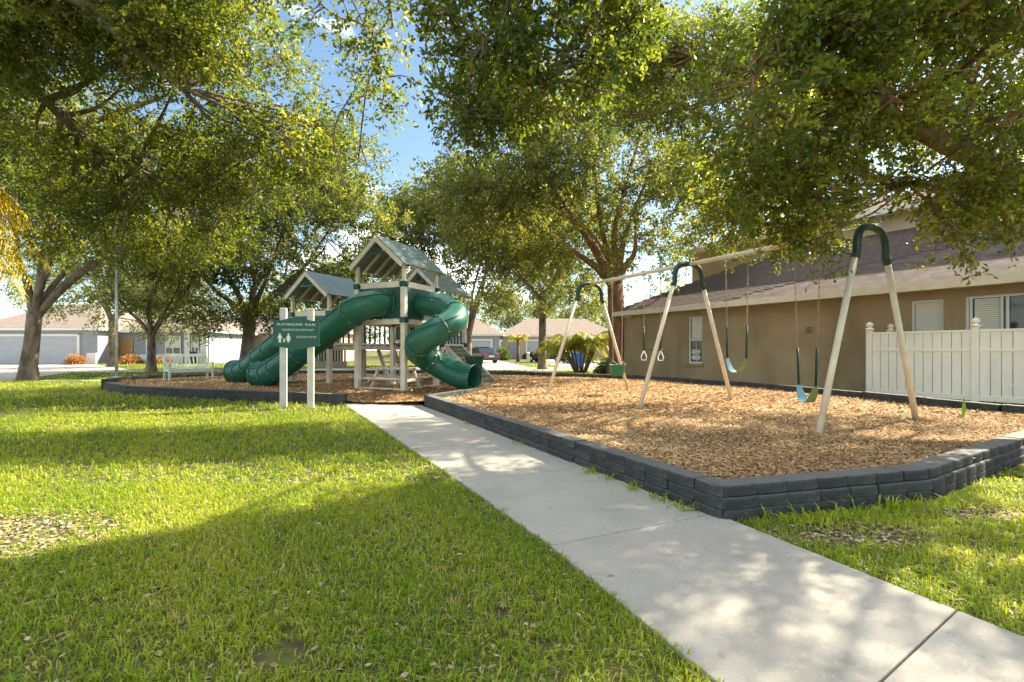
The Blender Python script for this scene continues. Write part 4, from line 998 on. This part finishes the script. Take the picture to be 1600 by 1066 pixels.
# ------------------------------------------------------------------ background houses
def house(label, loc, rz, w, d, eave, rise, wallm, roofm, parts):
    r = empty('suburban_house', loc, rz, label, 'house')
    MB().prism([(-w/2, 0), (w/2, 0), (w/2, d), (-w/2, d)], (0, 0, 0), (1, 0, 0), (0, 1, 0), (0, 0, 1), eave).build('wall', wallm, r, world=False)
    o = .5; hp_ = d/2+o; rf_ = MB().add([(-w/2-o, -o, eave+.16), (w/2+o, -o, eave+.16), (w/2+o, d+o, eave+.16), (-w/2-o, d+o, eave+.16), (-w/2-o+hp_*.8, d/2, eave+rise), (w/2+o-hp_*.8, d/2, eave+rise)], [(0, 1, 5, 4), (1, 2, 5), (2, 3, 4, 5), (3, 0, 4), (0, 3, 2, 1)]).build('roof', roofm, r, world=False)
    MB().prism([(-w/2-o, -o), (w/2+o, -o), (w/2+o, d+o), (-w/2-o, d+o)], (0, 0, eave-.05), (1, 0, 0), (0, 1, 0), (0, 0, 1), .2).build('fascia', 'whitetrim', r, world=False)
    for kind, x0, x1, z0, z1, m in parts:
        if kind == 'garage':
            g = MB().box(((x0+x1)/2, -.02, (z0+z1)/2), (x1-x0, .06, z1-z0)).build('garage_door', m, r, world=False)
            n = 4
            for k in range(n): MB().box(((x0+x1)/2, -.055, z0+(k+.5)*(z1-z0)/n), (x1-x0-.04, .02, (z1-z0)/n-.03)).build('door_panel', m, g, world=False)
            for xx in (x0-.1, x1+.1): MB().box((xx, -.05, (z0+z1)/2+.1), (.2, .12, z1-z0+.2)).build('door_frame', 'whitetrim', g, world=False)
            MB().box(((x0+x1)/2, -.05, z1+.1), (x1-x0, .12, .2)).build('door_frame', 'whitetrim', g, world=False)
        elif kind == 'window':
            g = MB().box(((x0+x1)/2, -.03, (z0+z1)/2), (x1-x0, .05, z1-z0)).build('window', 'glass', r, world=False)
            for xx in (x0, (x0+x1)/2, x1): MB().box((xx, -.06, (z0+z1)/2), (.09, .06, z1-z0+.1)).build('window_frame', 'whitetrim', g, world=False)
            for zz in (z0, (z0+z1)/2, z1): MB().box(((x0+x1)/2, -.065, zz), (x1-x0, .06, .08)).build('window_frame', 'whitetrim', g, world=False)
            MB().box(((x0+x1)/2, -.055, (z0*.35+z1*.65)), (x1-x0-.1, .02, (z1-z0)*.6)).build('blind', 'blind', g, world=False)
        elif kind == 'door':
            g = MB().box(((x0+x1)/2, -.03, (z0+z1)/2), (x1-x0, .06, z1-z0)).build('door', m, r, world=False)
            MB().box((x1-.12, -.09, (z0+z1)/2), (.05, .08, .3)).build('handle', 'metal', g, world=False)
        elif kind == 'wing':
            MB().box(((x0+x1)/2, -1.2, z1/2), (x1-x0, 2.4, z1)).build('wing', m, r, world=False)
        elif kind == 'pilaster':
            MB().box(((x0+x1)/2, -.08, (z0+z1)/2), (x1-x0, .16, z1-z0)).build('pilaster', m, r, world=False)
    return r
gh = house('pale grey house with wide white garage door behind the thick oak', (-40.2, 40, 0), 0, 10.4, 9, 2.9, 2.6, 'greypaint', 'shinglepale', [('garage', -4.2, 3.55, .02, 2.35, 'palegrey'), ('pilaster', 4.4, 5.2, 0, .95, 'whitetrim')])
text_obj('house_number', '8736', .22, Vector((-40.3, 39.86, 2.62)), 'dark', gh, 1, (V(1, 0, 0), V(0, -1, 0)))
house('grey house with wooden door and white-framed windows behind the bench', (-31.0, 42.2, 0), 0, 8.0, 9, 2.8, 2.4, 'greypaint', 'shinglepale', [('door', -3.9, -2.7, .05, 2.2, 'doorwood'), ('window', -1.5, -.8, .85, 2.4, 0), ('window', .2, 1.5, .85, 2.4, 0), ('pilaster', 1.9, 2.4, 0, 2.75, 'whitetrim'), ('window', 2.5, 3.1, .9, 2.4, 0), ('pilaster', -2.4, 1.8, 0, .8, 'whitetrim'), ('pilaster', 3.3, 3.9, 0, 2.75, 'whitetrim')])
house('peach house with dark brown gate behind the dark-limbed oak', (-25.5, 50, 0), 0, 15, 8, 3.0, 2.4, 'beigewall', 'shinglepale', [('garage', -6.4, -4.6, .05, 1.7, 'doorwood'), ('garage', .5, 5, .05, 2.3, 'beigewall'), ('window', -3, -1.5, .9, 2.2, 0)])
house('light grey house with grey garage door behind the parked sedan', (-6.0, 58, 0), 0, 9, 9, 3.0, 2.4, 'greypaint', 'shinglepale', [('garage', -.2, 3.4, .02, 2.35, 'palegrey'), ('window', -3.6, -2, .8, 2.2, 0)])
house('beige house with garage behind the parked dark SUV', (6.2, 62, 0), 0, 15, 9, 3.0, 2.6, 'beigewall', 'shinglepale', [('garage', -4.2, -.8, .02, 2.35, 'palegrey'), ('door', -6.6, -5.6, .02, 2.2, 'greypaint'), ('window', 1.5, 3, .8, 2.2, 0)])

# ------------------------------------------------------------------ cars
def car(label, loc, rz, suv):
    r = empty('parked_car', loc, rz, label, 'car')      # local: nose toward +x
    L, Wd, H = (4.6, 1.86, 1.68) if suv else (4.7, 1.82, 1.45); b = .62*H
    low = [(-L/2, .45), (-L/2+.05, .28), (L/2-.1, .28), (L/2, .5), (L/2-.06, .72), (L/2-.5, .86 if not suv else .98), (.85, b), (-L/2+.45 if not suv else -L/2+.12, b+.05), (-L/2+.03, b-.02)]
    top = ([(.95, b-.01), (.25, H-.04), (-.5, H), (-1.3, H-.06), (-L/2+.55, b+.03)] if not suv else [(1.0, b-.01), (.35, H-.05), (-.5, H), (-1.7, H-.06), (-L/2+.12, b+.04)])
    def loft(poly, w_fn, name, m, sm=False):
        n = len(poly); vs = []
        for fr_ in (-1, -.86, .86, 1):
            for x, z in poly: vs.append((x*(1 if abs(fr_) < .9 else .985), fr_*w_fn(z)/2, z if abs(fr_) < .9 else .5*(z-.6)*.94+.5*(z-.6)+.6))
        fs = [tuple(range(n)), tuple(range(3*n, 4*n))[::-1]]
        for i in range(3):
            for k in range(n): fs.append((i*n+k, i*n+(k+1) % n, (i+1)*n+(k+1) % n, (i+1)*n+k)[::-1])
        return MB().add(vs, fs).build(name, m, r, world=False, bevel=.04)
    loft(low, lambda z: Wd, 'body', 'carblack'); cab = loft(top, lambda z: Wd-.16-.42*max(0, (z-b)/(H-b))*.8, 'cabin', 'glass')
    tp = sorted(top, key=lambda t: -t[1])
    MB().box((-.45, 0, H+.0), (1.5 if not suv else 2.1, Wd-.60, .03)).build('roof', 'carblack', r, world=False, bevel=.01)
    for x in (-L/2+.88, L/2-.92):
        for s in (-1, 1):
            tyre = MB().tube([(x, s*(Wd/2-.20), .33), (x, s*(Wd/2+.01), .33)], .33, 20).build('tyre', 'tyre', r, world=False)
            MB().tube([(x, s*(Wd/2+.0), .33), (x, s*(Wd/2+.025), .33)], .21, 14).build('rim', 'metal', tyre, world=False)
    for s in (-1, 1):
        MB().box((-L/2+.06, s*(Wd/2-.26), b-.10), (.1, .42, .14)).build('tail_lamp', 'lampred', r, world=False, bevel=.02)
        MB().box((L/2-.16, s*(Wd/2-.28), .68), (.22, .36, .14)).build('headlight', 'whitetrim', r, world=False, bevel=.02)
        MB().box((.75, s*(Wd/2+.06), b+.06), (.12, .16, .12)).build('wing_mirror', 'carblack', r, world=False, bevel=.02)
    MB().box((-L/2-.005, 0, .62), (.03, .5, .13)).build('number_plate', 'whitetrim', r, world=False)
    MB().box((-L/2+.02, 0, .38), (.12, Wd-.1, .16)).build('bumper', 'carblack', r, world=False, bevel=.03)
    return r
car('dark sedan parked on the driveway before the grey garage', (-3.0, 44, .01), R(120), False)
car('dark blue-black SUV parked behind the straight oak trunk', (3.4, 46, .01), R(155), True)
bn = empty('recycling_bin', (4.25, 30.6, 0), .3, 'blue wheeled recycling bin beside the areca palm', 'bin')
MB().prism([(-.22, 0), (.22, 0), (.27, .95), (-.27, .95)], (0, -.28, 0), (1, 0, 0), (0, 0, 1), (0, 1, 0), .56).build('body', 'bluebin', bn, world=False, bevel=.02)
MB().box((0, .02, .99), (.6, .66, .07)).build('lid', 'bluebin', bn, world=False, bevel=.02)
for s in (-1, 1): MB().tube([(s*.2, .28, .1), (s*.27, .28, .1)], .1, 12).build('wheel', 'tyre', bn, world=False)
gb = empty('wheeled_bin', (-27.6, 41.2, 0), .2, 'dark grey wheeled bin beside the grey house corner', 'bin')
MB().prism([(-.25, 0), (.25, 0), (.3, 1.0), (-.3, 1.0)], (0, -.3, 0), (1, 0, 0), (0, 0, 1), (0, 1, 0), .6).build('body', 'timber', gb, world=False, bevel=.02)
MB().box((0, .02, 1.04), (.66, .72, .07)).build('lid', 'timber', gb, world=False, bevel=.02)
ut = empty('utility_pedestal', (1.35, 40, 0), 0, 'short white utility pedestal on the verge by the far driveway', 'pedestal')
MB().box((1.35, 40, .45), (.22, .22, .9)).build('body', 'whitetrim', ut, bevel=.02)
MB().lathe([(.17, .9), (.17, .95), (.05, 1.03)], (1.35, 40, 0), 8).build('cap', 'whitetrim', ut)

# ------------------------------------------------------------------ grass blades
def grass(n, x0, x1, y0, y1, h, w, bias=1.0, clump=4):
    m_ = n//clump; y = y0+(y1-y0)*rng.random(m_)**bias; P = np.stack([x0+(x1-x0)*rng.random(m_), y], 1)
    vis = np.abs(P[:, 0]) < P[:, 1]*1.16+.8; P = P[vis]
    P = P[~inpoly(P, path_poly) & ~inpoly(P, bed)]
    for hpoly in HARD: P = P[~inpoly(P, hpoly)]
    P = P[(polydist(P, [P1, P2, P3, P4, P5]) > .05) & (polydist(P, left[1:]) > .05)]
    # worn bare patches
    for cx_, cy_, rx_, ry_ in ((-3.35, 3.05, .75, .45), (-3.6, 2.6, .4, .25), (2.2, 3.05, .55, .22), (3.5, 3.45, .6, .15), (-.9, 1.85, .18, .1)):
        e = ((P[:, 0]-cx_)/rx_)**2+((P[:, 1]-cy_)/ry_)**2; P = P[(e > 1) | (rng.random(len(P)) < .12+.6*np.clip(e-.3, 0, 1))]
    dens = np.sin(P[:, 0]*3.1+1)*np.sin(P[:, 1]*2.7)+np.sin(P[:, 0]*7.3+P[:, 1]*5.1)*.6
    P = P[rng.random(len(P)) < .80+.16*dens]; dens = None
    P = np.repeat(P, clump, 0)+rng.normal(0, w*2.2, (len(P)*clump, 2)); k = len(P)
    keep = ~inpoly(P, path_poly); 
    over = polydist(P, PL) < .05; P = P[keep | over]; k = len(P)
    a = rng.uniform(0, 2*np.pi, k); lean = rng.uniform(.2, 1.35, k); hh = h*rng.uniform(.4, 1.3, k); b = np.concatenate([P, np.zeros((k, 1))], 1)
    d = np.stack([np.cos(a), np.sin(a), np.zeros(k)], 1); sd_ = np.stack([-np.sin(a), np.cos(a), np.zeros(k)], 1)*(w*rng.uniform(.6, 1.3, k))[:, None]/2; up_ = np.array([0, 0, 1.])
    m1 = b+d*(hh*lean*.35)[:, None]+np.outer(hh*.62, up_); tp_ = b+d*(hh*lean*.95)[:, None]+np.outer(hh*(1.05-lean*.5), up_)
    q1 = np.stack([b-sd_*.7, b+sd_*.7, m1+sd_, m1-sd_], 1); q2 = np.stack([m1-sd_, m1+sd_, tp_+sd_*.15, tp_-sd_*.15], 1)
    patch = .5+.14*np.sin(P[:, 0]*1.3+.7)*np.cos(P[:, 1]*1.1)+.10*np.sin(P[:, 0]*4.1+P[:, 1]*3.3)
    rn_ = np.clip(patch+rng.normal(0, .2, k), 0, 1); rn_[rng.random(k) < .09] = 1
    return np.concatenate([q1, q2], 1).reshape(-1, 3), np.repeat(rn_, 2)
HARD = [[(-24, 25.3), (0, 27.2), (60, 31), (60, 37.5), (0, 32.5), (-24, 28.4)], [(-70, 17.6), (-19.2, 18.0), (-23.4, 24.9), (-23.4, 28.9), (-35.3, 39.9), (-70, 39.9)], [(-19.0, 18.1), (-12.9, 18.2), (-12.9, 19.0), (-19.5, 18.9)], [(-6.5, 32.2), (1.2, 32.7), (-2.2, 57.9), (-7, 57.9)], [(3.5, 33), (12, 33.6), (8.5, 61.9), (1.8, 61.9)]]
gs = [grass(215000, -4.5, 6.5, 1.45, 4.2, .050, .0055, clump=3), grass(130000, -9, 8, 4.2, 9, .055, .0095), grass(80000, -22, 10, 9, 20, .08, .018, clump=3), grass(26000, 3, 14, 9, 30, .09, .022, clump=3), grass(26000, -40, 8, 20, 40, .10, .035, clump=3)]
# weeds creeping along the wall foot and path edge
def tuft(P, h, w, k, sp):
    P = np.repeat(np.array(P), k, 0)+rng.normal(0, sp, (len(P)*k, 2)); k = len(P); a = rng.uniform(0, 2*np.pi, k); hh = h*rng.uniform(.4, 1.2, k); lean = rng.uniform(.3, 1.1, k)
    b = np.concatenate([P, np.zeros((k, 1))], 1); d = np.stack([np.cos(a), np.sin(a), np.zeros(k)], 1); s_ = np.stack([-np.sin(a), np.cos(a), np.zeros(k)], 1)*w/2; u_ = np.array([0, 0, 1.])
    m1 = b+d*(hh*lean*.4)[:, None]+np.outer(hh*.6, u_); tp_ = b+d*(hh*lean)[:, None]+np.outer(hh*(1-lean*.35), u_)
    return np.concatenate([np.stack([b-s_*.6, b+s_*.6, m1+s_, m1-s_], 1), np.stack([m1-s_, m1+s_, tp_+s_*.1, tp_-s_*.1], 1)], 1).reshape(-1, 3), np.clip(rng.normal(.5, .2, 2*k), 0, 1)
e = [Vector(P1).lerp(Vector(P2), t) for t in (.80, .81, .84, .88, .89, .92, .93, .95, .96, .97, .60, .35)]
gs.append(tuft([(p.x-.07, p.y-.05) for p in e], .10, .010, 16, .035))
gs.append(tuft([(1.75+.12*i, 3.25+.03*i-.06*(i % 3)) for i in range(14)], .13, .014, 14, .06))
# fallen leaves and thatch
def litter(n, x0, x1, y0, y1, sz, zoff, where):
    P = np.stack([rng.uniform(x0, x1, n), rng.uniform(y0, y1, n)], 1); P = P[where(P)]; n = len(P); a = rng.uniform(0, 2*np.pi, n)
    ax = unit(np.stack([np.cos(a), np.sin(a), rng.normal(0, .18, n)], 1)); nr = unit(np.stack([rng.normal(0, .25, n), rng.normal(0, .25, n), np.ones(n)], 1)); Ls = sz*rng.uniform(.5, 1.3, n)
    return leaf_verts(np.concatenate([P, np.full((n, 1), zoff)+rng.uniform(0, .012, (n, 1))], 1), ax, nr, Ls, Ls*rng.uniform(.35, .6, n), False), np.clip(rng.normal(.5, .25, n), 0, 1)
bare = lambda P: np.minimum(((P[:, 0]+3.35)/.85)**2+((P[:, 1]-3.05)/.5)**2, np.minimum(((P[:, 0]-2.2)/.6)**2+((P[:, 1]-3.08)/.22)**2, ((P[:, 0]-3.6)/.7)**2+((P[:, 1]-3.5)/.2)**2)) < 1
lawnP = lambda P: ~inpoly(P, path_poly) & ~inpoly(P, bed)
lt = [litter(16000, -4.4, 4.4, 2.4, 3.8, .035, .006, lambda P: bare(P) & lawnP(P)), litter(420, -6, 7, 1.6, 9, .045, .02, lawnP), litter(9000, -4.5, 6.5, 1.5, 5, .035, .002, lawnP), litter(70, -4, 3, 1.5, 11, .035, .028, lambda P: inpoly(P, path_poly)), litter(500, -4, 8, 4, 13, .05, .215, lambda P: inpoly(P, bed))]
M['litter'] = mat('dead_leaf', (.16, .10, .06), .8, .2, (.62, .52, .38), attr=[(.5, (.36, .26, .16))])
lo2 = npmesh('fallen_leaves', np.concatenate([g[0] for g in lt]), 4, 'litter', np.concatenate([g[1] for g in lt])); tag(lo2, 'dry fallen leaves and thatch scattered over the lawn', 'leaves', kind='stuff')
gm = npmesh('grass_blades', np.concatenate([g[0] for g in gs]), 4, 'blade', np.concatenate([g[1] for g in gs])); tag(gm, 'green lawn grass with worn thin patches', 'grass', kind='stuff')
# sprout in the mulch
sp = empty('sprout', (6.85, 7.2, .17), 0, 'bright green broad-leaved sprout growing in the mulch before the fence', 'plant')
for k, (dx_, dz_, a) in enumerate(((.02, .34, .3), (-.08, .22, 2.6), (.1, .14, 5.5))):
    c = Vector((6.85, 7.2, .15)); sd_ = Vector((math.cos(a+1.57), math.sin(a+1.57), 0))*.03; tp_ = c+Vector((dx_, .03*k, dz_)); m1 = c.lerp(tp_, .5)+Vector((math.cos(a), math.sin(a), 0))*.02
    MB().add([c-sd_*.5, c+sd_*.5, m1+sd_, m1-sd_, tp_], [(0, 1, 2, 3), (3, 2, 4)]).build('leaf', mat('sprout_leaf', (.22, .36, .03), .5, .3), sp)
